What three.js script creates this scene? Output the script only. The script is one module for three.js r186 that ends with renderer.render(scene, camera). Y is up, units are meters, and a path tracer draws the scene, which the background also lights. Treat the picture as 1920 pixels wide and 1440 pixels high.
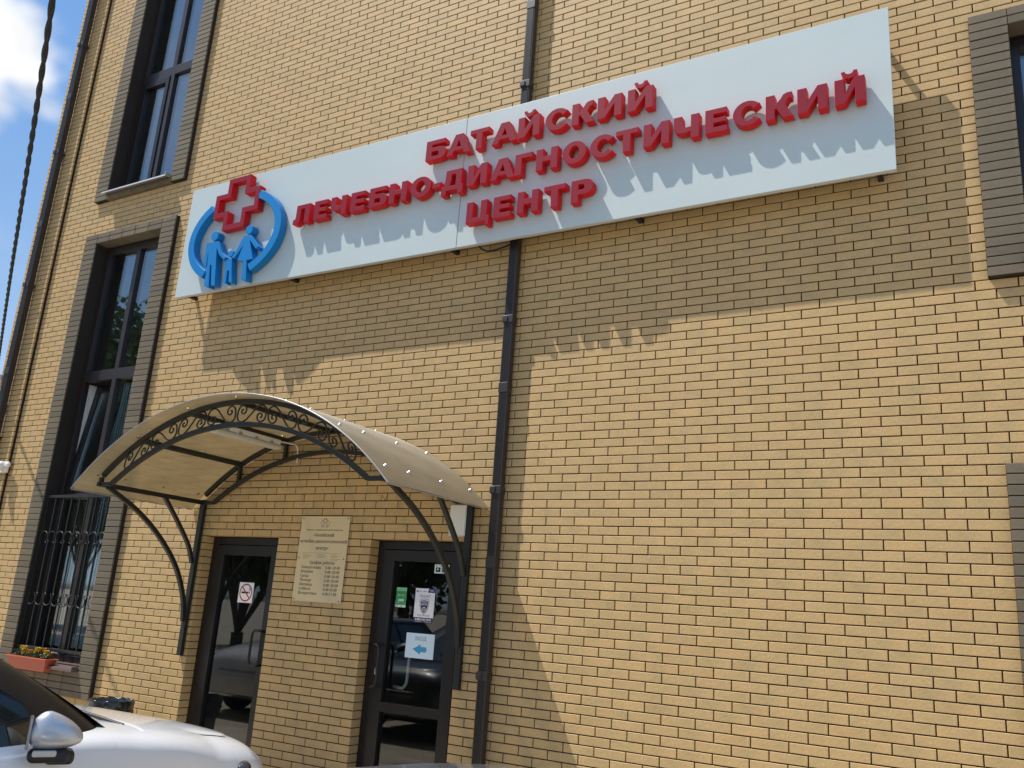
import * as THREE from 'three';
import { mergeGeometries } from 'three/addons/utils/BufferGeometryUtils.js';
import { RoundedBoxGeometry } from 'three/addons/geometries/RoundedBoxGeometry.js';
import { ImprovedNoise } from 'three/addons/math/ImprovedNoise.js';

// ---------------------------------------------------------------- camera, sky, sun, exposure
// Coordinates: wall face is z = 0, x runs along it, y = 0 at one brick course about a metre above the ground.
// Everything is lifted by G at the end so that the ground lies at y = 0.
const G = 1.0;
const scene = new THREE.Scene();
const camera = new THREE.PerspectiveCamera(47.90, 4 / 3, 0.05, 600);
camera.rotation.order = 'YXZ';
camera.position.set(3.78244, 0.63026 + G, 6.41550);
camera.rotation.set(0.260481, 0.536908, 0.070165);
camera.updateMatrixWorld(true);

const renderer = new THREE.WebGLRenderer({ antialias: true });
renderer.toneMapping = THREE.LinearToneMapping;
renderer.toneMappingExposure = 1.68;
renderer.shadowMap.enabled = true;

const sunDir = new THREE.Vector3(-1.77, 3.67, 1).normalize();
const sun = new THREE.DirectionalLight(new THREE.Color(1.0, 0.945, 0.85), 3.4);
sun.position.copy(sunDir).multiplyScalar(60); sun.position.y += 3;
sun.target.position.set(0, 3, 0);
sun.castShadow = true;
sun.shadow.mapSize.set(4096, 4096);
sun.shadow.camera.left = -30; sun.shadow.camera.right = 30; sun.shadow.camera.top = 30; sun.shadow.camera.bottom = -30;
sun.shadow.camera.near = 1; sun.shadow.camera.far = 140; sun.shadow.radius = 1;
scene.add(sun, sun.target);

const noise = new ImprovedNoise();
function fbm(x, y, z, o) { let s = 0, a = 0.5, f = 1; for (let i = 0; i < o; i++) { s += a * noise.noise(x * f + i * 7.3, y * f + i * 3.1, z * f); a *= 0.5; f *= 2.03; } return s; }
const smooth = (a, b, x) => { const t = Math.min(1, Math.max(0, (x - a) / (b - a))); return t * t * (3 - 2 * t); };
{ // one computed sky: blue air with fair-weather cumulus
  const W = 1536, H = 768, data = new Float32Array(W * H * 4);
  const spot = [[-0.790, 0.468, -0.345, 0.085], [-0.835, 0.462, -0.300, 0.11], [-0.845, 0.420, -0.335, 0.06], [-0.60, 0.30, 0.74, 0.12], [-0.93, 0.25, 0.27, 0.10], [0.5, 0.5, 0.7, 0.16], [0.1, 0.35, 0.93, 0.14], [0.8, 0.4, 0.4, 0.15], [0.6, 0.4, -0.7, 0.15], [-0.3, 0.33, -0.9, 0.12], [-0.2, 0.75, 0.6, 0.1]];
  for (const s of spot) { const l = Math.hypot(s[0], s[1], s[2]); s[0] /= l; s[1] /= l; s[2] /= l; }
  for (let j = 0; j < H; j++) {
    const el = ((j + 0.5) / H - 0.5) * Math.PI, y = Math.sin(el), c = Math.cos(el);
    for (let i = 0; i < W; i++) {
      const az = ((i + 0.5) / W - 0.5) * 2 * Math.PI, x = Math.cos(az) * c, z = Math.sin(az) * c;
      const h = Math.max(0, y), k = Math.pow(1 - h, 3.2);
      let r = 0.090 + 0.30 * k, g = 0.212 + 0.30 * k, b = 0.460 + 0.14 * k;
      const mu = Math.max(0, x * sunDir.x + y * sunDir.y + z * sunDir.z), gl = 0.25 * Math.pow(mu, 12);
      r += gl; g += gl * 0.95; b += gl * 0.85;
      let cl = 0;
      if (y > 0.02) {
        const n1 = fbm(x * 9, y * 13, z * 9, 6), n2 = fbm(x * 2.4 + 5, y * 3.2, z * 2.4, 4);
        for (const s of spot) { const d = Math.acos(Math.min(1, x * s[0] + y * s[1] + z * s[2])); cl = Math.max(cl, smooth(0.05, 0.75, 1 - d / s[3] + n1 * 1.5)); }
        cl = Math.max(cl, 0.16 * smooth(0.05, 0.42, n2 + n1 * 0.45));
      }
      const shade = 0.82 + 0.35 * fbm(x * 14 + 3, y * 18, z * 14, 4), cr = 0.74 * shade, cg = 0.75 * shade, cb = 0.765 * shade;
      r += (cr - r) * cl; g += (cg - g) * cl; b += (cb - b) * cl;
      if (y < 0) { const q = smooth(0, -0.12, y); r += (0.16 - r) * q; g += (0.15 - g) * q; b += (0.13 - b) * q; }
      const p = (j * W + i) * 4; data[p] = r; data[p + 1] = g; data[p + 2] = b; data[p + 3] = 1;
    }
  }
  const sky = new THREE.DataTexture(data, W, H, THREE.RGBAFormat, THREE.FloatType);
  sky.mapping = THREE.EquirectangularReflectionMapping; sky.magFilter = THREE.LinearFilter; sky.minFilter = THREE.LinearFilter; sky.needsUpdate = true;
  scene.background = sky; scene.environment = sky;
}

// ---------------------------------------------------------------- helpers
let seed = 12345;
const rnd = () => { seed = (seed * 1664525 + 1013904223) >>> 0; return seed / 4294967296; };
const rr = (a, b) => a + (b - a) * rnd();
const taken = new Map();
function numbered(n) { const k = taken.get(n) || 0; taken.set(n, k + 1); return k ? `${n}_${String(k).padStart(3, '0')}` : n; }
const lin = (r, g, b) => new THREE.Color().setRGB(r, g, b);
function M(c, o = {}) { const m = new THREE.MeshPhysicalMaterial({ color: Array.isArray(c) ? lin(...c) : c, roughness: 0.7, ...o }); return m; }
function mesh(name, geo, mat, parent) {
  const g = Array.isArray(geo) ? (geo.length > 1 ? mergeGeometries(geo.map(clean)) : geo[0]) : geo;
  const m = new THREE.Mesh(g, mat); m.name = name; m.castShadow = true; m.receiveShadow = true; if (parent) parent.add(m); return m;
}
function clean(g) { const q = g.index ? g.toNonIndexed() : g; for (const k of Object.keys(q.attributes)) if (!['position', 'normal', 'uv', 'color'].includes(k)) q.deleteAttribute(k); return q; }
function group(name, parent) { const g = new THREE.Group(); g.name = name; if (parent) parent.add(g); return g; }
const things = [];
function thing(name, label, category, grp) {
  const g = new THREE.Group(); g.name = numbered(name); g.userData = { label, category }; if (grp) g.userData.group = grp;
  scene.add(g); things.push(g); return g;
}
function single(name, geo, mat, label, category, grp) {
  const m = mesh(numbered(name), geo, mat, scene); m.userData = { label, category }; if (grp) m.userData.group = grp; things.push(m); return m;
}
function structure(name, geo, mat) { const m = mesh(numbered(name), geo, mat, scene); m.userData.kind = 'structure'; things.push(m); return m; }
function bx(x0, x1, y0, y1, z0, z1) {
  const g = new THREE.BoxGeometry(x1 - x0, y1 - y0, z1 - z0); g.translate((x0 + x1) / 2, (y0 + y1) / 2, (z0 + z1) / 2);
  const p = g.attributes.position, n = g.attributes.normal, u = g.attributes.uv;
  for (let i = 0; i < p.count; i++) { const ax = Math.abs(n.getX(i)), ay = Math.abs(n.getY(i)); if (ax > 0.5) u.setXY(i, p.getZ(i), p.getY(i)); else if (ay > 0.5) u.setXY(i, p.getX(i), p.getZ(i)); else u.setXY(i, p.getX(i), p.getY(i)); }
  return g;
}
function rbx(x0, x1, y0, y1, z0, z1, r = 0.004, s = 2) {
  const g = new RoundedBoxGeometry(x1 - x0, y1 - y0, z1 - z0, s, Math.min(r, 0.49 * Math.min(x1 - x0, y1 - y0, z1 - z0))); g.translate((x0 + x1) / 2, (y0 + y1) / 2, (z0 + z1) / 2); return g;
}
const V = (x, y, z) => new THREE.Vector3(x, y, z);
function tube(pts, r, n = 40, rad = 8, closed = false) { return new THREE.TubeGeometry(new THREE.CatmullRomCurve3(pts.map(p => Array.isArray(p) ? V(...p) : p), closed), n, r, rad, closed); }
function rod(a, b, r, rad = 10) { return new THREE.TubeGeometry(new THREE.LineCurve3(V(...a), V(...b)), 1, r, rad); }
function cyl(x, y, z, r0, r1, h, rad = 24) { const g = new THREE.CylinderGeometry(r1, r0, h, rad); g.translate(x, y + h / 2, z); return g; }
function poly(pts) { const s = new THREE.Shape(); pts.forEach(([x, y], i) => i ? s.lineTo(x, y) : s.moveTo(x, y)); s.closePath(); return s; }
function extr(shapes, z0, depth, bev = 0, seg = 24) {
  const g = new THREE.ExtrudeGeometry(shapes, { depth: depth - 2 * bev, bevelEnabled: bev > 0, bevelThickness: bev, bevelSize: bev, bevelOffset: -bev, bevelSegments: 1, curveSegments: seg });
  g.translate(0, 0, z0 + bev); return g;
}
function arcBar(cx, cy, R, t, a0, a1, z0, z1) {
  const s = new THREE.Shape(); s.absarc(cx, cy, R, a0, a1, false); s.absarc(cx, cy, R - t, a1, a0, true); s.closePath();
  return extr(s, z0, z1 - z0, 0.002, 48);
}
function ribbonZY(pts, t, x0, x1) { // flat bar bent in the plane x = const; pts are [z, y]
  const c = new THREE.CatmullRomCurve3(pts.map(p => V(-p[0], p[1], 0))), n = 24, L = [], R = [];
  for (let i = 0; i <= n; i++) { const p = c.getPoint(i / n), d = c.getTangent(i / n); L.push([p.x - d.y * t / 2, p.y + d.x * t / 2]); R.push([p.x + d.y * t / 2, p.y - d.x * t / 2]); }
  const g = extr(poly([...L, ...R.reverse()]), 0, x1 - x0, 0.002); g.rotateY(Math.PI / 2); g.translate(x0, 0, 0); return g;
}
function dataTex(w, h, fn, srgb = true) {
  const d = new Uint8Array(w * h * 4);
  for (let j = 0; j < h; j++) for (let i = 0; i < w; i++) { const c = fn(i / w, j / h, i, j), p = (j * w + i) * 4; d[p] = Math.max(0, Math.min(255, c[0])); d[p + 1] = Math.max(0, Math.min(255, c[1])); d[p + 2] = Math.max(0, Math.min(255, c[2])); d[p + 3] = 255; }
  const t = new THREE.DataTexture(d, w, h); t.magFilter = THREE.LinearFilter; t.minFilter = THREE.LinearMipmapLinearFilter; t.generateMipmaps = true; t.wrapS = t.wrapT = THREE.RepeatWrapping; if (srgb) t.colorSpace = THREE.SRGBColorSpace; t.needsUpdate = true; return t;
}
function canvasTex(w, h, draw) { const c = document.createElement('canvas'); c.width = w; c.height = h; const x = c.getContext('2d'); draw(x, w, h); const t = new THREE.CanvasTexture(c); t.colorSpace = THREE.SRGBColorSpace; t.anisotropy = 8; return t; }

// ---------------------------------------------------------------- materials
const texBrick = dataTex(512, 512, (u, v) => { const a = fbm(u * 6, v * 6, 1.3, 3), b = rnd(), n = fbm(u * 60, v * 60, 4, 3); const k = 236 + a * 26 + n * 26 + (b - 0.5) * 16 - (b > 0.994 ? 45 : 0); return [k, k - a * 8, k - a * 12]; });
const bumpBrick = dataTex(512, 512, (u, v) => { const k = 128 + fbm(u * 50, v * 50, 9, 4) * 120 + (rnd() - 0.5) * 30; return [k, k, k]; }, false);
const texSoft = dataTex(512, 512, (u, v) => { const k = 238 + fbm(u * 5, v * 5, 2.2, 5) * 34; return [k, k, k]; });
const texFine = dataTex(512, 512, (u, v) => { const k = 247 + fbm(u * 3, v * 3, 2.2, 5) * 9 + (rnd() - 0.5) * 3; return [k, k, k]; });
const texStreak = dataTex(512, 512, (u, v) => { const k = 236 + fbm(u * 26, v * 2.2, 2.2, 4) * 26 + fbm(u * 4, v * 4, 8, 4) * 26; return [k, k * 0.998, k * 0.985]; });
const texAsphalt = dataTex(1024, 1024, (u, v) => { const k = 205 + fbm(u * 8, v * 8, 2, 5) * 50 + (rnd() - 0.5) * 50; return [k, k * 0.985, k * 0.955]; });
texAsphalt.repeat.set(0.25, 0.25);
const BR = [0.600, 0.405, 0.180];
const brickTint = [[1, 1, 1], [1.03, 1.02, 1.01], [0.97, 0.97, 0.96], [1.02, 0.985, 0.96], [0.99, 1.0, 0.97], [1.035, 1.01, 0.97], [0.95, 0.94, 0.93], [1.02, 0.99, 1.0]];
const mBrick = brickTint.map(t => M([BR[0] * t[0], BR[1] * t[1], BR[2] * t[2]], { map: texBrick, bumpMap: bumpBrick, bumpScale: 0.0012, roughness: 0.62 }));
const mBrickAll = M([1, 1, 1], { map: texBrick, bumpMap: bumpBrick, bumpScale: 0.0012, roughness: 0.62, vertexColors: true });
const mMortar = M([0.034, 0.021, 0.012], { roughness: 0.95, map: texSoft });
const GB = [0.165, 0.132, 0.085];
const mGrey = [[1, 1, 1], [1.12, 1.1, 1.08], [0.9, 0.9, 0.9], [1.02, 0.97, 0.93], [1.08, 1.08, 1.1]].map(t => M([GB[0] * t[0], GB[1] * t[1], GB[2] * t[2]], { map: texBrick, bumpMap: bumpBrick, bumpScale: 0.001, roughness: 0.75 }));
const mDarkCore = M([0.024, 0.017, 0.013], { roughness: 0.85, map: texSoft });
const mPipe = M([0.0235, 0.0175, 0.0150], { roughness: 0.42, clearcoat: 0.3, clearcoatRoughness: 0.35 });
const mFrame = M([0.0125, 0.0100, 0.0090], { roughness: 0.36 });
const mSash = M([0.026, 0.019, 0.0175], { roughness: 0.38 });
const mWhitePvc = M([0.78, 0.78, 0.76], { roughness: 0.45, map: texSoft });
const mGlass = M([0.80, 0.90, 0.94], { transmission: 1, roughness: 0.012, ior: 2.33, thickness: 0 });
const mDoorGlass = M([0.58, 0.64, 0.62], { transmission: 1, roughness: 0.012, ior: 1.75, thickness: 0 });
const mSheetMetal = M([0.42, 0.41, 0.40], { roughness: 0.42, metalness: 0.6 });
const mSillBrown = M([0.13, 0.085, 0.072], { roughness: 0.5, map: texSoft });
const mSillDark = M([0.055, 0.052, 0.05], { roughness: 0.5 });
const mIron = M([0.020, 0.021, 0.019], { roughness: 0.45, metalness: 0.2 });
const mPanel = M([0.545, 0.62, 0.615], { roughness: 0.38, map: texFine });
const mPanelEdge = M([0.55, 0.57, 0.58], { roughness: 0.4 });
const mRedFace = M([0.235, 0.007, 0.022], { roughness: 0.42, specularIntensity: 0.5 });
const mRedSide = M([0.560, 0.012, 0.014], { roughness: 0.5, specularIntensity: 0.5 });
const mBlue = M([0.008, 0.195, 0.500], { roughness: 0.42, specularIntensity: 0.5 });
const mPoly = M([0.42, 0.335, 0.190], { transmission: 0.6, thickness: 0, roughness: 0.5, map: texStreak });
const mScrew = M([0.55, 0.52, 0.47], { roughness: 0.3, metalness: 0.8 });
const mPlasticWhite = M([0.74, 0.73, 0.69], { roughness: 0.5 });
const mBlack = M([0.012, 0.012, 0.012], { roughness: 0.5 });
const mRubber = M([0.018, 0.018, 0.018], { roughness: 0.8 });
const mInterior = M([0.20, 0.205, 0.19], { roughness: 0.9, map: texSoft });
const mFloorIn = M([0.30, 0.27, 0.23], { roughness: 0.6, map: texSoft });
const mConcrete = M([0.86, 0.78, 0.64], { roughness: 0.9, map: texAsphalt });
const mAsphalt = M([0.72, 0.645, 0.52], { roughness: 0.92, map: texAsphalt });

// ---------------------------------------------------------------- ground
const m0 = 0.0719037, BW = 0.26, JT = 0.0085;
{
  const g = new THREE.PlaneGeometry(500, 500); g.rotateX(-Math.PI / 2); g.translate(0, -G, 0);
  const u = g.attributes.uv; for (let i = 0; i < u.count; i++) u.setXY(i, u.getX(i) * 500, u.getY(i) * 500);
  structure('ground', g, mAsphalt);
  structure('pavement', bx(-9.4, 8.6, -G, -G + 0.06, 0.002, 1.55), mConcrete);
}

// ---------------------------------------------------------------- building
const building = thing('clinic_building', 'sand coloured brick building with dark brick window surrounds', 'building');
const OUT = { L: -6.85, R: -5.045 }, INN = { L: -6.60, R: -5.30 };
const openings = [ // wall courses that the facing bricks leave free: x0, x1, first course, last course
  [OUT.L, OUT.R, -8, 72], [OUT.L, OUT.R, 79, 160], [3.735, 5.54, 43, 72], [3.75, 5.56, -8, 25], [-3.68, -2.62, -20, 17], [-1.44, -0.41, -20, 17]];
const PIL = { L: -8.17, R: -7.57, z: 0.05 };
const wallR = 8.4, wallTop = 10.6;
{
  // mortar bed with openings
  const s = poly([[PIL.L + 0.006, -G], [wallR, -G], [wallR, wallTop], [PIL.L + 0.006, wallTop]]);
  const hole = (x0, x1, y0, y1) => { const h = new THREE.Path(); h.moveTo(x0, y0); h.lineTo(x0, y1); h.lineTo(x1, y1); h.lineTo(x1, y0); h.closePath(); s.holes.push(h); };
  hole(INN.L - 0.008, INN.R + 0.008, -0.25, 5.04); hole(INN.L - 0.008, INN.R + 0.008, 5.78, 10.3);
  hole(3.99, 5.292, 3.19, 5.04); hole(4.005, 5.307, -0.3, 1.66);
  hole(-3.686, -2.614, -G + 0.02, 17 * m0 + 0.006); hole(-1.446, -0.404, -G + 0.02, 17 * m0 + 0.006);
  const wall = mesh('wall', extr(s, -0.30, 0.29), mMortar, building);
  mesh('pilaster_core', bx(PIL.L + 0.008, PIL.R - 0.008, -G + 0.002, wallTop - 0.01, -0.009, PIL.z - 0.010), mMortar, building);
  // facing bricks
  const bricks = [];
  function laid(x0, x1, y, z, deep) { bricks.push({ x0, x1, y, z, deep }); }
  function course(r, lo, hi, z, off) { // lay one course between lo and hi, leaving the openings free and no slivers at their edges
    let segs = [[lo, hi]];
    if (z === 0) for (const [o0, o1, r0, r1] of openings) if (r >= r0 && r < r1) {
      const n = []; for (const [p, q] of segs) { if (q <= o0 || p >= o1) n.push([p, q]); else { if (p < o0) n.push([p, o0]); if (q > o1) n.push([o1, q]); } } segs = n;
    }
    for (const [p, q] of segs) {
      const j = [p]; for (let k = Math.floor((p - off) / BW); k * BW + off < q; k++) { const x = k * BW + off; if (x > p + 0.062 && x < q - 0.062) j.push(x + rr(-0.0012, 0.0012)); } j.push(q);
      for (let i = 0; i < j.length - 1; i++) {
        let d = 0.022; const x0 = j[i] + (i ? JT / 2 : 0.001), x1 = j[i + 1] - (i < j.length - 2 ? JT / 2 : 0.001);
        for (const [o0, o1, r0, r1] of openings.slice(4)) { if (r < r1 && ((i === j.length - 2 && q === o0) || (i === 0 && p === o1))) d = 0.125; if (r === r1 && x1 > o0 && x0 < o1) d = 0.125; }
        laid(x0, x1, r * m0, z, d);
      }
    }
  }
  let drift = 0;
  for (let r = -13; r < 147; r++) {
    drift += rr(-0.004, 0.004); drift *= 0.93; if (r === 25) drift += 0.02;
    course(r, PIL.R + 0.002, wallR, 0, (((r % 2) + 2) % 2 ? 0.13 : 0) + drift);
    course(r, PIL.L, PIL.R, PIL.z, ((r % 2) + 2) % 2 ? 0.05 : -0.08);
  }
  // a brick: box with a small chamfer round its face, 18 triangles
  function brickGeo(w, h, d, u0, v0, col, quarter) {
    const c = 0.0028, x = w / 2, y = h / 2, P = [], N = [], U = [], I = [], C = [];
    const quad = (a, b, e, f, n) => { const i = P.length / 3; for (const p of [a, b, e, f]) { P.push(...p); N.push(...n); U.push(u0 + p[0] + p[2], v0 + p[1]); if (col) C.push(...col); } I.push(i, i + 1, i + 2, i, i + 2, i + 3); };
    const q = Math.SQRT1_2;
    quad([-x + c, -y + c, 0], [x - c, -y + c, 0], [x - c, y - c, 0], [-x + c, y - c, 0], [0, 0, 1]);
    quad([-x + c, y - c, 0], [x - c, y - c, 0], [x, y, -c], [-x, y, -c], [0, q, q]);
    quad([-x, -y, -c], [x, -y, -c], [x - c, -y + c, 0], [-x + c, -y + c, 0], [0, -q, q]);
    quad([-x, -y, -c], [-x + c, -y + c, 0], [-x + c, y - c, 0], [-x, y, -c], [-q, 0, q]);
    quad([x - c, -y + c, 0], [x, -y, -c], [x, y, -c], [x - c, y - c, 0], [q, 0, q]);
    quad([-x, y, -c], [x, y, -c], [x, y, -d], [-x, y, -d], [0, 1, 0]);
    quad([-x, -y, -d], [x, -y, -d], [x, -y, -c], [-x, -y, -c], [0, -1, 0]);
    quad([-x, -y, -d], [-x, -y, -c], [-x, y, -c], [-x, y, -d], [-1, 0, 0]);
    quad([x, -y, -c], [x, -y, -d], [x, y, -d], [x, y, -c], [1, 0, 0]);
    const g = new THREE.BufferGeometry(); g.setAttribute('position', new THREE.Float32BufferAttribute(P, 3)); g.setAttribute('normal', new THREE.Float32BufferAttribute(N, 3)); g.setAttribute('uv', new THREE.Float32BufferAttribute(U, 2)); if (col) g.setAttribute('color', new THREE.Float32BufferAttribute(C, 3)); g.setIndex(I); return g;
  }
  globalThis.brickGeo = brickGeo;
  const hB = m0 - JT, full = BW - JT, v = new THREE.Vector3(), e = new THREE.Vector3();
  for (const b of bricks) { // how large each one shows in the photograph
    v.set((b.x0 + b.x1) / 2, b.y + m0 / 2 + G, 0).project(camera); const inside = Math.abs(v.x) < 1.0 && Math.abs(v.y) < 1.0 && v.z < 1;
    e.set(b.x1, b.y + m0 / 2 + G, 0).project(camera); const f = e.clone(); e.set(b.x0, b.y + m0 / 2 + G, 0).project(camera); const w = Math.abs(f.x - e.x) * 512;
    e.set(b.x0, b.y + m0 + G, 0).project(camera); f.set(b.x0, b.y + G, 0).project(camera); const hid = b.y > 3.0 && b.y < 5.4 && b.x0 < 3.2; b.size = inside && !hid && b.deep < 0.1 ? w * Math.abs(e.y - f.y) * 384 : 0;
  }
  bricks.sort((a, b) => b.size - a.size);
  const variants = [0, 1, 2, 3].map(i => brickGeo(full, hB, 0.022, i * 0.31, i * 0.17));
  const rest = [];
  bricks.forEach((b, i) => {
    const t = brickTint[Math.floor(rnd() * rnd() * 8)], w = b.x1 - b.x0, dz = rr(-0.0012, 0.0012), rot = rr(-0.0015, 0.0015);
    if (i < 300) {
      const m = mesh('brick', variants[i % 4], mBrick[brickTint.indexOf(t)], wall); m.position.set((b.x0 + b.x1) / 2, b.y + m0 / 2, b.z + dz); m.scale.x = w / full; m.rotation.z = rot;
    } else {
      const k = rr(0.97, 1.03), g = brickGeo(w, hB, b.deep, rnd() * 4, rnd() * 4, [BR[0] * t[0] * k, BR[1] * t[1] * k, BR[2] * t[2] * k]);
      g.rotateZ(rot); g.translate((b.x0 + b.x1) / 2, b.y + m0 / 2, b.z + dz); rest.push(g);
    }
  });
  const all = mesh('bricks', mergeGeometries(rest), mBrickAll, wall); all.userData.kind = 'stuff';

  // shell of the building behind the facade
  mesh('side_wall', bx(PIL.L, PIL.L + 0.28, -G, wallTop - 0.02, -9, -0.302), M(BR, { map: texBrick, roughness: 0.85 }), building);
  mesh('side_wall', bx(wallR - 0.28, wallR, -G, wallTop - 0.02, -9, -0.302), M(BR, { map: texBrick, roughness: 0.85 }), building);
  mesh('back_wall', bx(PIL.L + 0.29, wallR - 0.29, -G, wallTop - 0.02, -9, -8.75), mInterior, building);
  mesh('roof', bx(PIL.L - 0.15, wallR + 0.15, wallTop, wallTop + 0.25, -9.1, 0.12), mSillDark, building);
  mesh('inner_floor', bx(PIL.L + 0.3, wallR - 0.3, -G - 0.05, -G + 0.03, -8.7, -0.31), mFloorIn, building);
  mesh('inner_floor', bx(PIL.L + 0.3, wallR - 0.3, 5.30, 5.55, -8.7, -0.31), mInterior, building);
  mesh('inner_wall', bx(PIL.L + 0.3, wallR - 0.3, -G + 0.035, 5.295, -3.3, -3.15), mInterior, building);
  mesh('inner_wall', bx(-4.6, -4.45, -G + 0.035, 5.295, -3.14, -0.31), mInterior, building);
  mesh('inner_wall', bx(-2.15, -2.05, -G + 0.035, 5.295, -3.14, -0.31), mInterior, building);
}

// ---------------------------------------------------------------- window surrounds of dark brick, and the windows
function surround(x0, x1, r0, r1, opts) {
  const s = group('window_surround', building), side = opts.side || 0.25, zf = 0.06, h = m0 - JT, zb = -0.115;
  const back = [bx(x0 + 0.001, x0 + side - 0.001, r0 * m0 + 0.003, r1 * m0 - 0.003, zb + 0.004, zf - 0.008), bx(x1 - side + 0.001, x1 - 0.001, r0 * m0 + 0.003, r1 * m0 - 0.003, zb + 0.004, zf - 0.008)];
  if (opts.top) back.push(bx(x0 + side, x1 - side, (r1 - 2) * m0 + 0.006, r1 * m0 - 0.006, zb + 0.004, zf - 0.008));
  if (opts.apron) back.push(bx(x0 + side, x1 - side, r0 * m0 + 0.006, (r0 + opts.apron) * m0 - 0.004, zb + 0.004, zf - 0.010));
  mesh('dark_core', back, mDarkCore, s);  // dark core behind shallow brick fronts; shows in the joints and as dark side faces
  const gSide = brickGeo(side, h, 0.016, 0, 0);
  const put = (g, x, r, z) => { const m = mesh('brick', g, mGrey[Math.floor(rnd() * 5)], s); m.position.set(x, (r + 0.5) * m0, z + rr(-0.0015, 0.0015)); m.rotation.z = rr(-0.002, 0.002); return m; };
  for (let r = r0; r < r1; r++) { put(gSide, x0 + side / 2, r, zf); put(gSide, x1 - side / 2, r, zf); }
  const n = 5, wIn = x1 - x0 - 2 * side, w = wIn / n, gIn = brickGeo(w - 0.008, h, zf - zb, 0.4, 0.3);
  const rows = []; if (opts.top) rows.push(r1 - 1, r1 - 2); if (opts.apron) for (let k = 0; k < opts.apron; k++) rows.push(r0 + k);
  for (const r of rows) for (let k = 0; k < n; k++) put(gIn, x0 + side + (k + 0.5) * w, r, r < r1 - 3 && r >= r0 && opts.apron && r < r0 + opts.apron ? zf - 0.004 : zf);
  return s;
}
surround(OUT.L, OUT.R, -8, 72, { top: true, apron: 4 });
surround(OUT.L, OUT.R, 79, 147, { top: false, apron: 1 });
surround(3.735, 5.54, 43, 72, { top: true, apron: 1 });
surround(3.75, 5.56, -8, 25, { top: true, apron: 4 });

const ZW = -0.17; // window frames
function bars(list, z0, z1) { return list.map(([a, b, c, d]) => rbx(a, b, c, d, z0, z1, 0.004, 1)); }
function pane(win, x0, x1, y0, y1, z, mat = mGlass) { const g = new THREE.PlaneGeometry(x1 - x0, y1 - y0); g.translate((x0 + x1) / 2, (y0 + y1) / 2, z); const g2 = g.clone(); g2.translate(0, 0, -0.018); if (mat === mGlass) return mesh('glass_pane', mergeGeometries([g, g2]), mat, win); return mesh('glass_pane', g, mat, win); }
{ // tall stair window
  const w = group('window', building), L = INN.L, R = INN.R, B = -0.24, T = 5.03, mx = -5.945;
  mesh('frame', bars([[L, L + 0.06, B, T], [R - 0.06, R, B, T], [L + 0.058, R - 0.058, T - 0.10, T], [L + 0.058, R - 0.058, B, B + 0.07], [mx - 0.04, mx + 0.04, B + 0.068, T - 0.098], [L + 0.058, mx - 0.038, 3.16, 3.30], [mx + 0.038, R - 0.058, 3.16, 3.30], [L + 0.058, mx - 0.038, 1.64, 1.72]], ZW - 0.04, ZW + 0.035), mSash, w);
  pane(w, L + 0.055, mx - 0.035, 3.295, T - 0.095, ZW); pane(w, mx + 0.035, R - 0.055, 3.295, T - 0.095, ZW);
  pane(w, mx + 0.035, R - 0.055, B + 0.065, 3.165, ZW); pane(w, L + 0.055, mx - 0.035, B + 0.065, 1.645, ZW);
  // tilted sash, hinged along its foot
  const sash = group('tilted_sash', building); const sl = L + 0.064, sr = mx - 0.044, sb = 0, st = 1.43;
  mesh('sash_frame', bars([[sl, sl + 0.08, sb, st], [sr - 0.08, sr, sb, st], [sl + 0.078, sr - 0.078, st - 0.09, st], [sl + 0.078, sr - 0.078, sb, sb + 0.08]], -0.004, 0.03), mFrame, sash);
  mesh('sash_core', bars([[sl + 0.002, sl + 0.07, sb, st - 0.002], [sr - 0.07, sr - 0.002, sb, st - 0.002], [sl + 0.068, sr - 0.068, st - 0.08, st - 0.002], [sl + 0.068, sr - 0.068, sb, sb + 0.07]], -0.055, -0.006), mWhitePvc, sash);
  pane(sash, sl + 0.078, sr - 0.078, sb + 0.078, st - 0.088, 0.0);
  sash.position.set(0, 1.725, ZW - 0.005); sash.rotation.x = -0.12;
  mesh('white_liner', bars([[L + 0.004, L + 0.055, 1.73, 3.15]], ZW - 0.16, ZW - 0.045), mWhitePvc, w);
  const cords = group('blind', building);
  for (let i = 0; i < 4; i++) mesh('blind_cord', rod([mx + 0.10 + i * 0.045, 3.12, ZW - 0.06], [mx + 0.055 + i * 0.035, 0.0, ZW - 0.06], 0.005, 6), mWhitePvc, cords);
  const wb = [bx(mx + 0.05, R - 0.05, -0.15, 1.15, ZW - 0.30, ZW - 0.29)];
  mesh('curtain', wb, M([0.30, 0.33, 0.32], { roughness: 0.9, map: texStreak }), cords);
}
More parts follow.
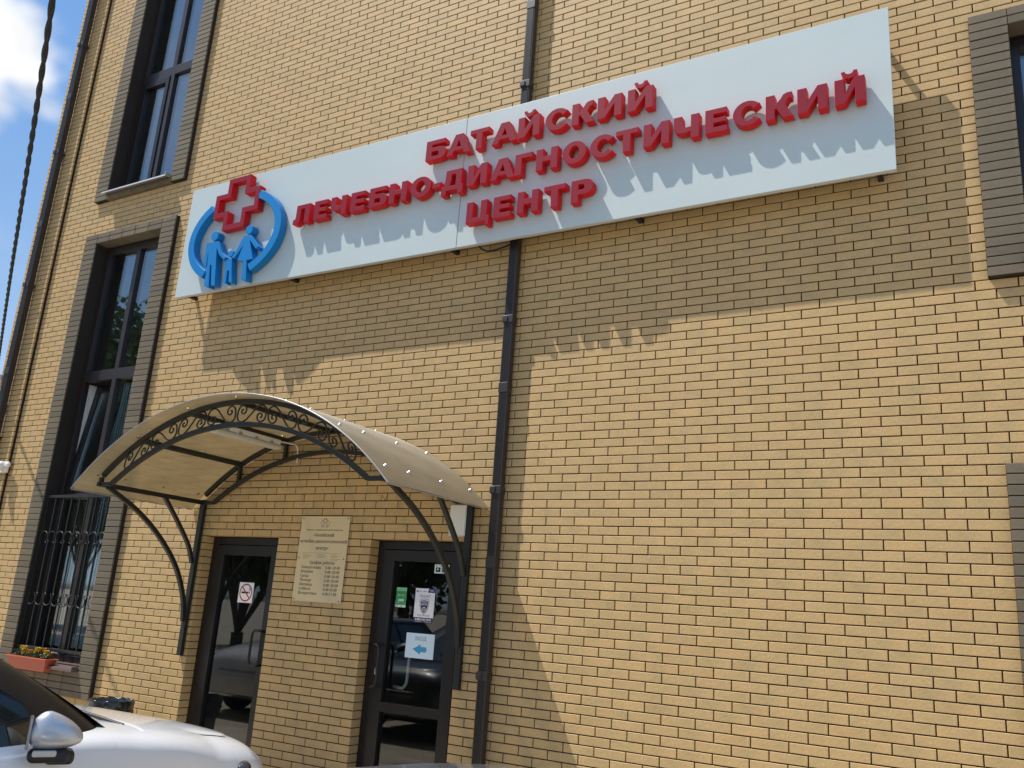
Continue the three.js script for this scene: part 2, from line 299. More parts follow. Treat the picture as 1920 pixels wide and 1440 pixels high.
{ // upper window
  const w = group('window', building), L = INN.L, R = INN.R, B = 5.79, T = 10.3, mx = -5.945;
  mesh('frame', bars([[L, L + 0.06, B, T], [R - 0.06, R, B, T], [L + 0.058, R - 0.058, B, B + 0.07], [mx - 0.04, mx + 0.04, B + 0.068, T], [L + 0.058, mx - 0.038, 7.56, 7.70], [mx + 0.038, R - 0.058, 7.56, 7.70]], ZW - 0.04, ZW + 0.035), mSash, w);
  mesh('sash_frame', bars([[L + 0.062, L + 0.13, B + 0.072, 7.555], [mx - 0.11, mx - 0.042, B + 0.072, 7.555], [L + 0.128, mx - 0.108, 7.46, 7.555], [L + 0.128, mx - 0.108, B + 0.072, B + 0.14]], ZW - 0.02, ZW + 0.05), mFrame, w);
  pane(w, L + 0.125, mx - 0.105, B + 0.135, 7.465, ZW + 0.01); pane(w, mx + 0.035, R - 0.055, B + 0.065, 7.565, ZW);
  pane(w, L + 0.055, mx - 0.035, 7.695, T, ZW); pane(w, mx + 0.035, R - 0.055, 7.695, T, ZW);
}
for (const [L, R, B, T] of [[3.985, 5.29, 3.20, 5.03], [4.0, 5.31, -0.28, 1.65]]) {
  const w = group('window', building), mx = (L + R) / 2;
  mesh('frame', bars([[L, L + 0.065, B, T], [R - 0.065, R, B, T], [L + 0.063, R - 0.063, T - 0.08, T], [L + 0.063, R - 0.063, B, B + 0.07], [mx - 0.04, mx + 0.04, B + 0.068, T - 0.078]], ZW - 0.04, ZW + 0.035), mFrame, w);
  pane(w, L + 0.06, mx - 0.035, B + 0.065, T - 0.075, ZW); pane(w, mx + 0.035, R - 0.06, B + 0.065, T - 0.075, ZW);
}
function sill(x0, x1, y, mat) { // folded sheet sill with an end cap
  const pts = [[0.13, -0.014], [-0.155, 0.022], [-0.155, 0.026], [0.132, -0.009], [0.140, -0.036], [0.136, -0.037]];
  const s = poly(pts.map(([z, yy]) => [-z, yy])); const g = extr(s, 0, x1 - x0, 0.0); g.rotateY(Math.PI / 2); g.translate(x0, y, 0); return mesh('window_sill', g, mat, building);
}
sill(INN.L + 0.004, INN.R - 0.004, -0.265, mSillBrown); sill(INN.L + 0.004, INN.R - 0.004, 5.765, mSheetMetal); sill(3.99, 5.285, 3.178, mSillDark); sill(4.005, 5.305, -0.30, mSillBrown);
mesh('sill_end', rbx(INN.R - 0.012, INN.R + 0.006, -0.30, -0.245, 0.062, 0.142, 0.006), mSillBrown, building);
mesh('sill_end', rbx(INN.R - 0.012, INN.R + 0.006, 5.735, 5.785, 0.062, 0.142, 0.006), mSheetMetal, building);
mesh('sill_end', rbx(3.955, 3.99, 3.15, 3.20, 0.062, 0.14, 0.006), mSillDark, building);

// ---------------------------------------------------------------- doors
function door(x0, x1, opts) {
  const d = group('door', building), T = 17 * m0 - 0.002, B = -G + 0.06, z0 = -0.19, z1 = -0.125;
  mesh('door_frame', bars([[x0 + 0.002, x0 + 0.075, B, T], [x1 - 0.075, x1 - 0.002, B, T], [x0 + 0.073, x1 - 0.073, T - 0.075, T]], z0, z1), mFrame, d);
  const a = x0 + 0.08, b = x1 - 0.08, t = T - 0.08, st = opts.stile, list = [[a, a + st[0], B + 0.01, t], [b - st[1], b, B + 0.01, t], [a + st[0] - 0.002, b - st[1] + 0.002, t - 0.10, t], [a + st[0] - 0.002, b - st[1] + 0.002, B + 0.01, B + 0.12]];
  if (opts.rail) list.push([a + st[0] - 0.002, b - st[1] + 0.002, opts.rail[0], opts.rail[1]]);
  mesh('leaf', bars(list, z0 + 0.006, z1 + 0.012), mFrame, d);
  const gl = a + st[0] - 0.004, gr = b - st[1] + 0.004;
  if (opts.rail) { pane(d, gl, gr, opts.rail[1] - 0.004, t - 0.096, -0.150, mDoorGlass); pane(d, gl, gr, B + 0.116, opts.rail[0] + 0.004, -0.150, mDoorGlass); } else pane(d, gl, gr, B + 0.116, t - 0.096, -0.150, mDoorGlass);
  mesh('threshold', rbx(x0 + 0.01, x1 - 0.01, -G + 0.02, B - 0.002, -0.28, 0.0, 0.006), mSheetMetal, d);
  return { d, gl, gr, t };
}
{
  const { d } = door(-3.68, -2.62, { stile: [0.12, 0.10] });
  const hx = -2.755; const h = [[hx, 0.30, -0.115], [hx, 0.31, -0.06], [hx - 0.06, 0.31, -0.05], [hx - 0.085, 0.29, -0.05], [hx - 0.095, 0.14, -0.05], [hx - 0.085, 0.0, -0.05], [hx - 0.06, -0.02, -0.05], [hx, -0.02, -0.06], [hx, -0.01, -0.115]];
  mesh('handle', tube(h, 0.013, 60), mBlack, d);
  const l = new THREE.SphereGeometry(1, 16, 12); l.scale(0.016, 0.032, 0.012); l.translate(-2.715, 0.10, -0.112); mesh('lock', l, mScrew, d);
}
{
  const { d } = door(-1.44, -0.41, { stile: [0.125, 0.115], rail: [-0.275, -0.195] });
  const hx = -1.315; const h = [[hx - 0.02, 0.27, -0.115], [hx, 0.29, -0.055], [hx + 0.045, 0.28, -0.045], [hx + 0.06, 0.24, -0.045], [hx + 0.06, 0.10, -0.045], [hx + 0.06, -0.02, -0.045], [hx + 0.04, -0.06, -0.045], [hx, -0.07, -0.055], [hx - 0.02, -0.05, -0.115]];
  mesh('handle', tube(h, 0.013, 60), mBlack, d);
  const ix = -1.17; mesh('inner_handle', tube([[ix, 0.29, -0.21], [ix, 0.30, -0.26], [ix + 0.06, 0.30, -0.27], [ix + 0.09, 0.26, -0.27], [ix + 0.09, 0.10, -0.27], [ix + 0.085, -0.03, -0.27], [ix + 0.05, -0.07, -0.27], [ix, -0.07, -0.26], [ix, -0.06, -0.21]], 0.014, 60), mWhitePvc, d);
  const l = new THREE.SphereGeometry(1, 16, 12); l.scale(0.016, 0.032, 0.012); l.translate(-1.32, 0.06, -0.112); mesh('lock', l, mScrew, d);
}

// ---------------------------------------------------------------- downpipes
function downpipe(xl, xr, z0, z1, y0, y1, clamps) {
  const d = group('downpipe', building), w = xr - xl, n = 7, pts = [];
  for (let i = 0; i < n; i++) { const a = xl + 0.008 + (w - 0.016) * i / n, b = xl + 0.008 + (w - 0.016) * (i + 1) / n; pts.push([a, z1], [a + (b - a) * 0.45, z1], [a + (b - a) * 0.55, z1 - 0.004], [b - 0.0015, z1 - 0.004]); }
  const s = poly([[xl, -z0], [xr, -z0], [xr, -z1 + 0.006], ...pts.reverse().map(([x, z]) => [x, -z]), [xl, -z1 + 0.006]]);
  const seams = clamps.slice(1).concat([y1]); let a = y0;
  const g = extr(s, 0, y1 - y0, 0); g.rotateX(-Math.PI / 2); // shape y = -z maps to +z after turning the length upright
  g.translate(0, y0, 0); mesh('pipe', g, mPipe, d);
  for (const c of clamps) { const k = mesh('clamp', [rbx(xl - 0.006, xr + 0.006, c, c + 0.07, z0 - 0.004, z1 + 0.006, 0.003), bx(xl + 0.02, xr - 0.02, c + 0.02, c + 0.05, (z0 > 0.06 ? PIL.z : 0) - 0.005, z0)], mPipe, d); mesh('clamp_buckle', rbx(xl - 0.008, (xl + xr) / 2, c + 0.008, c + 0.062, z1 + 0.004, z1 + 0.016, 0.003), mPipe, k); }
  for (const c of clamps) mesh('pipe_joint', rbx(xl - 0.003, xr + 0.003, c + 0.9, c + 0.99, z0 - 0.002, z1 + 0.003, 0.003), mPipe, d);
}
downpipe(-0.107, -0.020, 0.03, 0.105, -0.93, 10.5, [0.10, 1.62, 3.17, 5.6, 7.3, 9.0]);
downpipe(-7.905, -7.80, 0.085, 0.165, -0.93, 10.5, [0.3, 2.4, 4.55, 6.6, 8.4]);

// ---------------------------------------------------------------- sign board
const sign = thing('sign_board', 'long white sign board with raised red letters and family emblem on brackets', 'sign');
const SZ = 0.24, LT = 0.34;
{
  const X0 = -4.55, X1 = 3.212, Y0 = 3.932, Y1 = 5.312, XS = -0.612;
  for (const [a, b] of [[X0, XS - 0.003], [XS + 0.003, X1]]) mesh('panel', rbx(a, b, Y0, Y1, SZ - 0.012, SZ, 0.003, 2), mPanel, sign);
  mesh('edge_frame', [bx(X0 + 0.004, X1 - 0.004, Y0 + 0.004, Y0 + 0.034, SZ - 0.05, SZ - 0.0125), bx(X0 + 0.004, X1 - 0.004, Y1 - 0.034, Y1 - 0.004, SZ - 0.05, SZ - 0.0125), bx(X0 + 0.004, X0 + 0.034, Y0 + 0.036, Y1 - 0.036, SZ - 0.05, SZ - 0.0125), bx(X1 - 0.034, X1 - 0.004, Y0 + 0.036, Y1 - 0.036, SZ - 0.05, SZ - 0.0125)], mPanelEdge, sign);
  for (const x of [-4.47, -2.85, -0.75, 1.15, 3.08]) {
    mesh('bracket', [rbx(x - 0.02, x + 0.02, 3.975, 4.015, -0.008, SZ - 0.052, 0.003), rbx(x - 0.02, x + 0.02, 3.97, 5.29, SZ - 0.075, SZ - 0.0515, 0.003)], mIron, sign);
    mesh('bracket', rbx(x - 0.02, x + 0.02, 5.235, 5.275, -0.008, SZ - 0.076, 0.003), mIron, sign);
  }
  const Hh = 0.214, st = 0.070, hb = 0.047;
  // outlines of heavy grotesque capitals; w = width, h = height
  const gl = {
    'Г': (w, h) => [[[0, 0], [st, 0], [st, h - hb], [w, h - hb], [w, h], [0, h]]],
    'Т': (w, h) => [[[w / 2 - st / 2, 0], [w / 2 + st / 2, 0], [w / 2 + st / 2, h - hb], [w, h - hb], [w, h], [0, h], [0, h - hb], [w / 2 - st / 2, h - hb]]],
    'Е': (w, h) => [[[0, 0], [w, 0], [w, hb], [st, hb], [st, h / 2 - hb / 2 + 0.004], [w * 0.93, h / 2 - hb / 2 + 0.004], [w * 0.93, h / 2 + hb / 2 - 0.002], [st, h / 2 + hb / 2 - 0.002], [st, h - hb], [w * 0.97, h - hb], [w * 0.97, h], [0, h]]],
    'Н': (w, h) => [[[0, 0], [st, 0], [st, h / 2 - hb / 2], [w - st, h / 2 - hb / 2], [w - st, 0], [w, 0], [w, h], [w - st, h], [w - st, h / 2 + hb / 2 + 0.006], [st, h / 2 + hb / 2 + 0.006], [st, h], [0, h]]],
    'И': (w, h) => [[[0, 0], [st, 0], [w - st, h * 0.60], [w - st, 0], [w, 0], [w, h], [w - st, h], [st, h * 0.40], [st, h], [0, h]]],
    'А': (w, h) => [[[0, 0], [st * 1.02, 0], [st * 1.02 + 0.014, hb * 0.86], [w - st * 1.02 - 0.014, hb * 0.86], [w - st * 1.02, 0], [w, 0], [w * 0.5 + st * 0.62, h], [w * 0.5 - st * 0.62, h]], [[w * 0.5 - 0.026, hb * 1.7], [w * 0.5, h * 0.72], [w * 0.5 + 0.026, hb * 1.7]]],
    'Ц': (w, h) => { const q = w - 0.026; return [[[0, 0], [q - st * 0.15, 0], [q - st * 0.15, -0.045], [w, -0.045], [w, hb], [q, hb], [q, h], [q - st, h], [q - st, hb], [st, hb], [st, h], [0, h]]]; },
    'Д': (w, h) => [[[0.0, -0.045], [0.055, -0.045], [0.055, 0], [w - 0.055, 0], [w - 0.055, -0.045], [w, -0.045], [w, hb], [w - 0.018, hb], [w - 0.018, h], [0.044, h], [0.040, h * 0.55], [0.024, hb], [0, hb]], [[0.088, hb], [0.106, h * 0.5], [0.110, h - hb], [w - 0.018 - st * 0.96, h - hb], [w - 0.018 - st * 0.96, hb]]],
    'Л': (w, h) => [[[0.0, 0], [0.05, -0.006], [0.085, 0.014], [0.098, 0.06], [0.100, h - hb], [w - st, h - hb], [w - st, 0], [w, 0], [w, h], [0.036, h], [0.034, h * 0.36], [0.026, 0.055], [0.0, 0.05]]],
    'Ч': (w, h) => [[[w - st, 0], [w, 0], [w, h], [w - st, h], [w - st, h * 0.50], [st + 0.02, h * 0.48], [st + 0.004, h * 0.56], [st, h], [0, h], [0, h * 0.50], [0.014, h * 0.36], [0.045, h * 0.27], [0.09, h * 0.255], [w - st, h * 0.30]]],
    'К': (w, h) => [[[0, 0], [st, 0], [st, h * 0.40], [st + 0.016, h * 0.40], [w - st * 1.18, 0], [w, 0], [w * 0.70, h * 0.53], [w * 0.78, h * 0.70], [w * 0.84, h * 0.765], [w * 0.93, h * 0.77], [w * 0.95, h], [w * 0.78, h], [w * 0.64, h * 0.95], [w * 0.54, h * 0.79], [st + 0.010, h * 0.615], [st, h * 0.615], [st, h], [0, h]]],
    '-': (w, h) => [[[0, h * 0.28], [w, h * 0.28], [w, h * 0.52], [0, h * 0.52]]],
  };
  function shapesFor(ch, w, h) {
    const curve = (s, a) => s;
    if (ch === 'О') { const s = new THREE.Shape(); s.absellipse(w / 2, h / 2, w / 2, h / 2 * 1.04, 0, Math.PI * 2); const p = new THREE.Path(); p.absellipse(w / 2, h / 2, w / 2 - st, h / 2 - hb * 0.92, 0, Math.PI * 2, true); s.holes.push(p); return [s]; }
    if (ch === 'С') { const o = [], i = [], n = 30; for (let k = 0; k <= n; k++) { const a = (38 + 284 * k / n) * Math.PI / 180; o.push([w * 0.515 + w * 0.515 * Math.cos(a) * (k === 0 || k === n ? 1.08 : 1), h / 2 + h * 0.52 * Math.sin(a)]); const b = (30 + 300 * k / n) * Math.PI / 180; i.push([w * 0.53 + (w * 0.53 - st) * Math.cos(b), h / 2 + (h * 0.52 - hb) * Math.sin(b)]); } return [poly([...o, ...i.reverse()])]; }
    if (ch === 'Б') { const s = new THREE.Shape(); s.moveTo(0, 0); s.lineTo(w * 0.62, 0); s.bezierCurveTo(w * 0.90, 0, w, h * 0.14, w, h * 0.315); s.bezierCurveTo(w, h * 0.50, w * 0.90, h * 0.63, w * 0.62, h * 0.63); s.lineTo(st, h * 0.63); s.lineTo(st, h - hb); s.lineTo(w * 0.93, h - hb); s.lineTo(w * 0.93, h); s.lineTo(0, h); s.closePath(); const p = new THREE.Path(); p.moveTo(st, hb * 0.85); p.lineTo(st, h * 0.43); p.lineTo(w * 0.54, h * 0.43); p.bezierCurveTo(w * 0.68, h * 0.43, w * 0.68, hb * 0.85, w * 0.54, hb * 0.85); p.closePath(); s.holes.push(p); return [s]; }
    if (ch === 'Р') { const s = new THREE.Shape(); s.moveTo(0, 0); s.lineTo(st, 0); s.lineTo(st, h * 0.34); s.lineTo(w * 0.55, h * 0.34); s.bezierCurveTo(w * 0.88, h * 0.34, w, h * 0.48, w, h * 0.67); s.bezierCurveTo(w, h * 0.88, w * 0.88, h, w * 0.58, h); s.lineTo(0, h); s.closePath(); const p = new THREE.Path(); p.moveTo(st, h * 0.55); p.lineTo(st, h * 0.79); p.lineTo(w * 0.50, h * 0.79); p.bezierCurveTo(w * 0.66, h * 0.79, w * 0.66, h * 0.55, w * 0.50, h * 0.55); p.closePath(); s.holes.push(p); return [s]; }
    if (ch === 'Й') { const c = w / 2, a = []; const n = 12; const o = [], i = []; for (let k = 0; k <= n; k++) { const t = Math.PI + Math.PI * k / n; o.push([c + 0.058 * Math.cos(t), h + 0.060 + 0.066 * Math.sin(t)]); i.push([c + 0.030 * Math.cos(t), h + 0.060 + 0.026 * Math.sin(t)]); } return [...shapesFor('И', w, h), poly([...o, ...i.reverse()])]; }
    const [out, hole] = gl[ch](w, h), s = poly(out); if (hole) { const p = new THREE.Path(); hole.forEach(([x, y], k) => k ? p.lineTo(x, y) : p.moveTo(x, y)); p.closePath(); s.holes.push(p); } return [s];
  }
  const rows = [
    [4.872, [['Б', -1.006, -0.768], ['А', -0.757, -0.482], ['Т', -0.492, -0.283], ['А', -0.243, 0.028], ['Й', 0.038, 0.264], ['С', 0.323, 0.560], ['К', 0.592, 0.810], ['И', 0.842, 1.072], ['Й', 1.127, 1.358]]],
    [4.494, [['Л', -2.700, -2.475], ['Е', -2.410, -2.226], ['Ч', -2.181, -1.970], ['Е', -1.912, -1.725], ['Б', -1.668, -1.442], ['Н', -1.416, -1.196], ['О', -1.153, -0.905], ['-', -0.885, -0.79], ['Д', -0.776, -0.532], ['И', -0.482, -0.268], ['А', -0.231, 0.031], ['Г', 0.033, 0.207], ['Н', 0.253, 0.470], ['О', 0.517, 0.752], ['С', 0.788, 1.019], ['Т', 1.030, 1.235], ['И', 1.283, 1.511], ['Ч', 1.550, 1.766], ['Е', 1.817, 2.000], ['С', 2.044, 2.270], ['К', 2.304, 2.516], ['И', 2.546, 2.767], ['Й', 2.820, 3.035]]],
    [4.104, [['Ц', -0.460, -0.210], ['Е', -0.166, 0.020], ['Н', 0.085, 0.302], ['Т', 0.356, 0.570], ['Р', 0.625, 0.832]]]];
  for (const [y, row] of rows) for (const [ch, a, b] of row) {
    const g = extr(shapesFor(ch, b - a, Hh), SZ + 0.016, LT - SZ - 0.016, 0.003, 14); g.translate(a, y, 0);
    const l = mesh('letter', g, [mRedFace, mRedSide], sign);
    mesh('letter_spacer', [cyl(0, 0, 0, 0.008, 0.008, 0.0165, 8)].map(q => { q.rotateX(Math.PI / 2); q.translate(a + st / 2, y + 0.16, SZ - 0.0003); return q; }), mSheetMetal, l);
  }
  // emblem: red outlined cross, two blue arcs, three figures
  const E0 = SZ + 0.014, ED = LT - SZ - 0.014;
  const cross = (cx, cy, W, H, aw, ah) => [[cx - aw, cy + H], [cx + aw, cy + H], [cx + aw, cy + ah], [cx + W, cy + ah], [cx + W, cy - ah], [cx + aw, cy - ah], [cx + aw, cy - H], [cx - aw, cy - H], [cx - aw, cy - ah], [cx - W, cy - ah], [cx - W, cy + ah], [cx - aw, cy + ah]];
  const cs = poly(cross(-3.636, 4.935, 0.352, 0.322, 0.172, 0.146)), ch = new THREE.Path(); cross(-3.636, 4.935, 0.352 - 0.058, 0.322 - 0.058, 0.172 - 0.058, 0.146 - 0.058).forEach(([x, y], i) => i ? ch.lineTo(x, y) : ch.moveTo(x, y)); ch.closePath(); cs.holes.push(ch);
  mesh('emblem_cross', extr(cs, E0, ED, 0.003), [mRedFace, mRedSide], sign);
  for (const [a0, a1] of [[127, 236], [-61, 62]]) { const o = [], i = []; for (let k = 0; k <= 36; k++) { const t = (a0 + (a1 - a0) * k / 36) * Math.PI / 180; o.push([-3.605 + 0.730 * Math.cos(t), 4.53 + 0.553 * Math.sin(t)]); i.push([-3.605 + 0.632 * Math.cos(t), 4.53 + 0.458 * Math.sin(t)]); } mesh('emblem_arc', extr(poly([...o, ...i.reverse()]), E0, ED, 0.003), mBlue, sign); }
  const fig = {
    man: [[-4.027, 4.5], [-3.823, 4.491], [-3.788, 4.428], [-3.742, 4.342], [-3.657, 4.267], [-3.699, 4.243], [-3.784, 4.318], [-3.839, 4.41], [-3.811, 4.224], [-3.772, 3.947], [-3.832, 3.952], [-3.881, 4.208], [-3.907, 4.214], [-3.867, 3.939], [-3.95, 3.964], [-3.954, 4.23], [-3.974, 4.408], [-3.969, 4.204], [-4.016, 4.226]],
    woman: [[-3.422, 4.486], [-3.317, 4.485], [-3.167, 4.321], [-3.204, 4.294], [-3.32, 4.423], [-3.229, 4.181], [-3.32, 4.182], [-3.283, 3.939], [-3.362, 3.96], [-3.375, 4.176], [-3.469, 4.202], [-3.409, 4.378], [-3.502, 4.263], [-3.533, 4.232], [-3.569, 4.253], [-3.529, 4.298]],
    child: [[-3.686, 4.246], [-3.572, 4.247], [-3.549, 4.098], [-3.514, 3.947], [-3.569, 3.964], [-3.591, 4.104], [-3.618, 4.105], [-3.611, 3.95], [-3.655, 3.968], [-3.658, 4.104]] };
  const heads = { man: [-3.906, 4.568, 0.058], woman: [-3.356, 4.552, 0.055], child: [-3.612, 4.308, 0.040] };
  for (const k of Object.keys(fig)) { const hd = new THREE.Shape(); hd.absellipse(heads[k][0], heads[k][1], heads[k][2], heads[k][2], 0, Math.PI * 2); mesh('emblem_figure', [extr(poly(fig[k].slice().reverse()), E0, ED - (k === 'child' ? 0.012 : 0), 0.002), extr(hd, E0, ED - (k === 'child' ? 0.012 : 0), 0.002)], mBlue, sign); }
  mesh('power_cable', tube([[-0.42, 4.02, 0.18], [-0.40, 3.94, 0.16], [-0.34, 3.905, 0.12], [-0.22, 3.93, 0.08], [-0.12, 3.98, 0.04], [-0.09, 4.02, 0.035]], 0.009, 40), mBlack, sign);
}

// ---------------------------------------------------------------- entrance canopy
const canopy = thing('entrance_canopy', 'arched entrance canopy of brown sheet on a dark wrought iron frame', 'canopy');
{
  const cx = -2.05, R = 2.62, cy = 2.292 - R, half = 1.88, yB = (o) => cy + Math.sqrt(R * R - o * o);
  const A = Math.asin(half / R), up = Math.PI / 2;
  { // sheet, bent, 6 mm thick
    const n = 64, nz = 10, P = [], U = [], I = []; const z0 = 0.012, z1 = 1.445;
    for (let s = 0; s < 2; s++) for (let j = 0; j <= nz; j++) for (let i = 0; i <= n; i++) { const a = up + A - 2 * A * i / n, r = R + (s ? 0 : 0.006); P.push(cx + r * Math.cos(a), cy + r * Math.sin(a) + 0.0025 * Math.sin(i * 0.9 + j), z0 + (z1 - z0) * j / nz); U.push(i / n * 3.9, j / nz * 1.45); }
    const S = (n + 1) * (nz + 1), id = (s, j, i) => s * S + j * (n + 1) + i;
    for (let j = 0; j < nz; j++) for (let i = 0; i < n; i++) { I.push(id(0, j, i), id(0, j + 1, i), id(0, j + 1, i + 1), id(0, j, i), id(0, j + 1, i + 1), id(0, j, i + 1)); }
    const g = new THREE.BufferGeometry(); g.setAttribute('position', new THREE.Float32BufferAttribute(P.slice(0, S * 3), 3)); g.setAttribute('uv', new THREE.Float32BufferAttribute(U.slice(0, S * 2), 2)); g.setIndex(I); g.computeVertexNormals(); mesh('roof_sheet', g, mPoly, canopy);
    mesh('sheet_edge', [arcBar(cx, cy, R + 0.008, 0.010, up - A, up + A, z1 - 0.002, z1 + 0.006)], mSheetMetal, canopy);
    for (const sx of [-1, 1]) mesh('sheet_edge', rod([cx + sx * half, yB(half) - 0.002, z0], [cx + sx * half, yB(half) - 0.002, z1], 0.005, 6), mSheetMetal, canopy);
  }
  const fx = 1.70, Af = Math.asin(fx / R), zf = 1.25, t = 0.042;
  mesh('front_rib', arcBar(cx, cy, R - 0.004, t, up - Af, up + Af, zf, zf + 0.04), mIron, canopy);
  mesh('wall_rib', arcBar(cx, cy, R - 0.004, t, up - Af, up + Af, 0.012, 0.052), mIron, canopy);
  const R2 = 2.66, c2y = 2.083 - R2, A2 = Math.asin(1.55 / R2);
  mesh('front_arch', arcBar(cx, c2y, R2, t * 0.95, up - A2, up + A2, zf + 0.002, zf + 0.038), mIron, canopy);
  mesh('wall_arch', arcBar(cx, c2y, R2, t * 0.95, up - A2, up + A2, 0.014, 0.05), mIron, canopy);
  const ye = c2y + Math.sqrt(R2 * R2 - 1.55 * 1.55) - 0.02, yb = yB(fx) - 0.055;
  for (const sx of [-1, 1]) for (const z of [zf + 0.004, 0.016]) mesh('arch_foot', rbx(Math.min(cx + sx * 1.54, cx + sx * 1.72), Math.max(cx + sx * 1.54, cx + sx * 1.72), ye - 0.018, ye + 0.018, z, z + 0.034, 0.003), mIron, canopy);
  for (const o of [-1.22, -0.60, 0, 0.60, 1.22]) { const a = up - Math.asin(o / R); const g = rbx(-0.02, 0.02, -0.02, 0.02, 0.05, zf + 0.002, 0.002, 1); g.rotateZ(a - up); g.translate(cx + (R - 0.026) * Math.cos(a), cy + (R - 0.026) * Math.sin(a), 0); mesh('purlin', g, mIron, canopy); if (o) { const y2 = c2y + Math.sqrt(R2 * R2 - o * o) - 0.02, y1 = cy + (R - 0.04) * Math.sin(a); if (y1 - y2 > 0.03) mesh('wall_link', rbx(cx + o - 0.018, cx + o + 0.018, y2, y1, 0.016, 0.05, 0.003), mIron, canopy); } }
  for (const sx of [-1, 1]) {
    const X = cx + sx * 1.70, x0 = X - 0.02, x1 = X + 0.02;
    mesh('side_beam', rbx(x0, x1, ye - 0.022, ye + 0.022, 0.05, zf + 0.05, 0.003), mIron, canopy);
    mesh('beam_post', rbx(x0 + 0.002, x1 - 0.002, ye + 0.02, yB(fx) - 0.035, zf + 0.002, zf + 0.036, 0.003), mIron, canopy);
    mesh('wall_post', rbx(X - 0.03, X + 0.03, 0.0, ye + 0.03, 0.008, 0.05, 0.003), mIron, canopy);
    mesh('strut', ribbonZY([[1.19, ye - 0.012], [0.80, 1.36], [0.48, 1.12], [0.24, 0.85], [0.095, 0.55], [0.055, 0.34]], 0.042, x0 + 0.001, x1 - 0.001), mIron, canopy);
    mesh('strut', ribbonZY([[0.53, ye - 0.012], [0.30, 1.30], [0.14, 1.10], [0.06, 0.93]], 0.036, x0 + 0.001, x1 - 0.001), mIron, canopy);
  }
  // scrollwork between the two front arches
  const D = 0.372, nS = 8;
  function scroll(u0, flip) { // S scroll with a curl at each end, point-symmetric about its middle
    const h = 0.165, half = []; const c = [0.078, 0.645];
    for (let k = 0; k <= 26; k++) { const q = k / 26, th = Math.PI - 2 * Math.PI * 1.25 * (1 - q), rad = 0.010 + 0.050 * Math.pow(q, 1.15); half.push([c[0] + rad * Math.cos(th), c[1] + rad * Math.sin(th) / h]); }
    half.push([0.0130, 0.40], [0.020, 0.20], [0.048, 0.05], [0.090, 0.03], [0.130, 0.16], [0.160, 0.33]);
    const all = [...half, [D / 2, 0.5], ...half.slice().reverse().map(([u, v]) => [D - u, 1 - v])];
    const pts = all.map(([u, v]) => { if (flip) v = 1 - v; const a = up - (u0 + u) / R, x = cx + R * Math.cos(a), yt = cy + Math.sqrt((R - 0.05) ** 2 - (x - cx) ** 2), yl = c2y + Math.sqrt(R2 * R2 - (x - cx) ** 2); return V(x, yl + (yt - yl) * v, zf + 0.02); });
    return new THREE.TubeGeometry(new THREE.CatmullRomCurve3(pts), 140, 0.0075, 6);
  }
  for (let i = 0; i < nS; i++) mesh('scroll', scroll((i - nS / 2) * D, i % 2 === 1), mIron, canopy);
  const screws = []; for (const o of [-1.72, -1.22, -0.6, 0, 0.6, 1.22, 1.72]) for (const z of [0.10, 0.55, 1.0, 1.30]) { const a = up - Math.asin(o / R), k = R + 0.006; const g = new THREE.CylinderGeometry(0.006, 0.017, 0.018, 10); g.rotateZ(a - up); g.translate(cx + (k + 0.008) * Math.cos(a), cy + (k + 0.008) * Math.sin(a), z); mesh('roof_screw', g, mScrew, canopy); }
}
{ // unlit strip lamp under the canopy
  const l = thing('strip_lamp', 'unlit white strip lamp fixed under the arched canopy', 'lamp');
  const y = 2.13, x = -2.50; mesh('lamp_body', rbx(x - 0.045, x + 0.045, y - 0.035, y + 0.012, 0.30, 1.10, 0.012, 3), mPlasticWhite, l);
  mesh('diffuser', rbx(x - 0.052, x + 0.052, y - 0.082, y - 0.034, 0.28, 1.12, 0.022, 4), M([0.66, 0.64, 0.55], { roughness: 0.4, transmission: 0.2, thickness: 0 }), l);
  for (const z of [0.42, 0.62, 0.82, 0.98]) mesh('clip', rbx(x + 0.046, x + 0.060, y - 0.05, y - 0.02, z, z + 0.03, 0.003), mScrew, l);
  mesh('cable', tube([[x, y, 0.30], [x + 0.01, y + 0.01, 0.16], [x + 0.02, y + 0.0, 0.06], [x + 0.03, y - 0.1, 0.04], [x + 0.03, y - 0.17, 0.04]], 0.007, 30), mPlasticWhite, l);
}

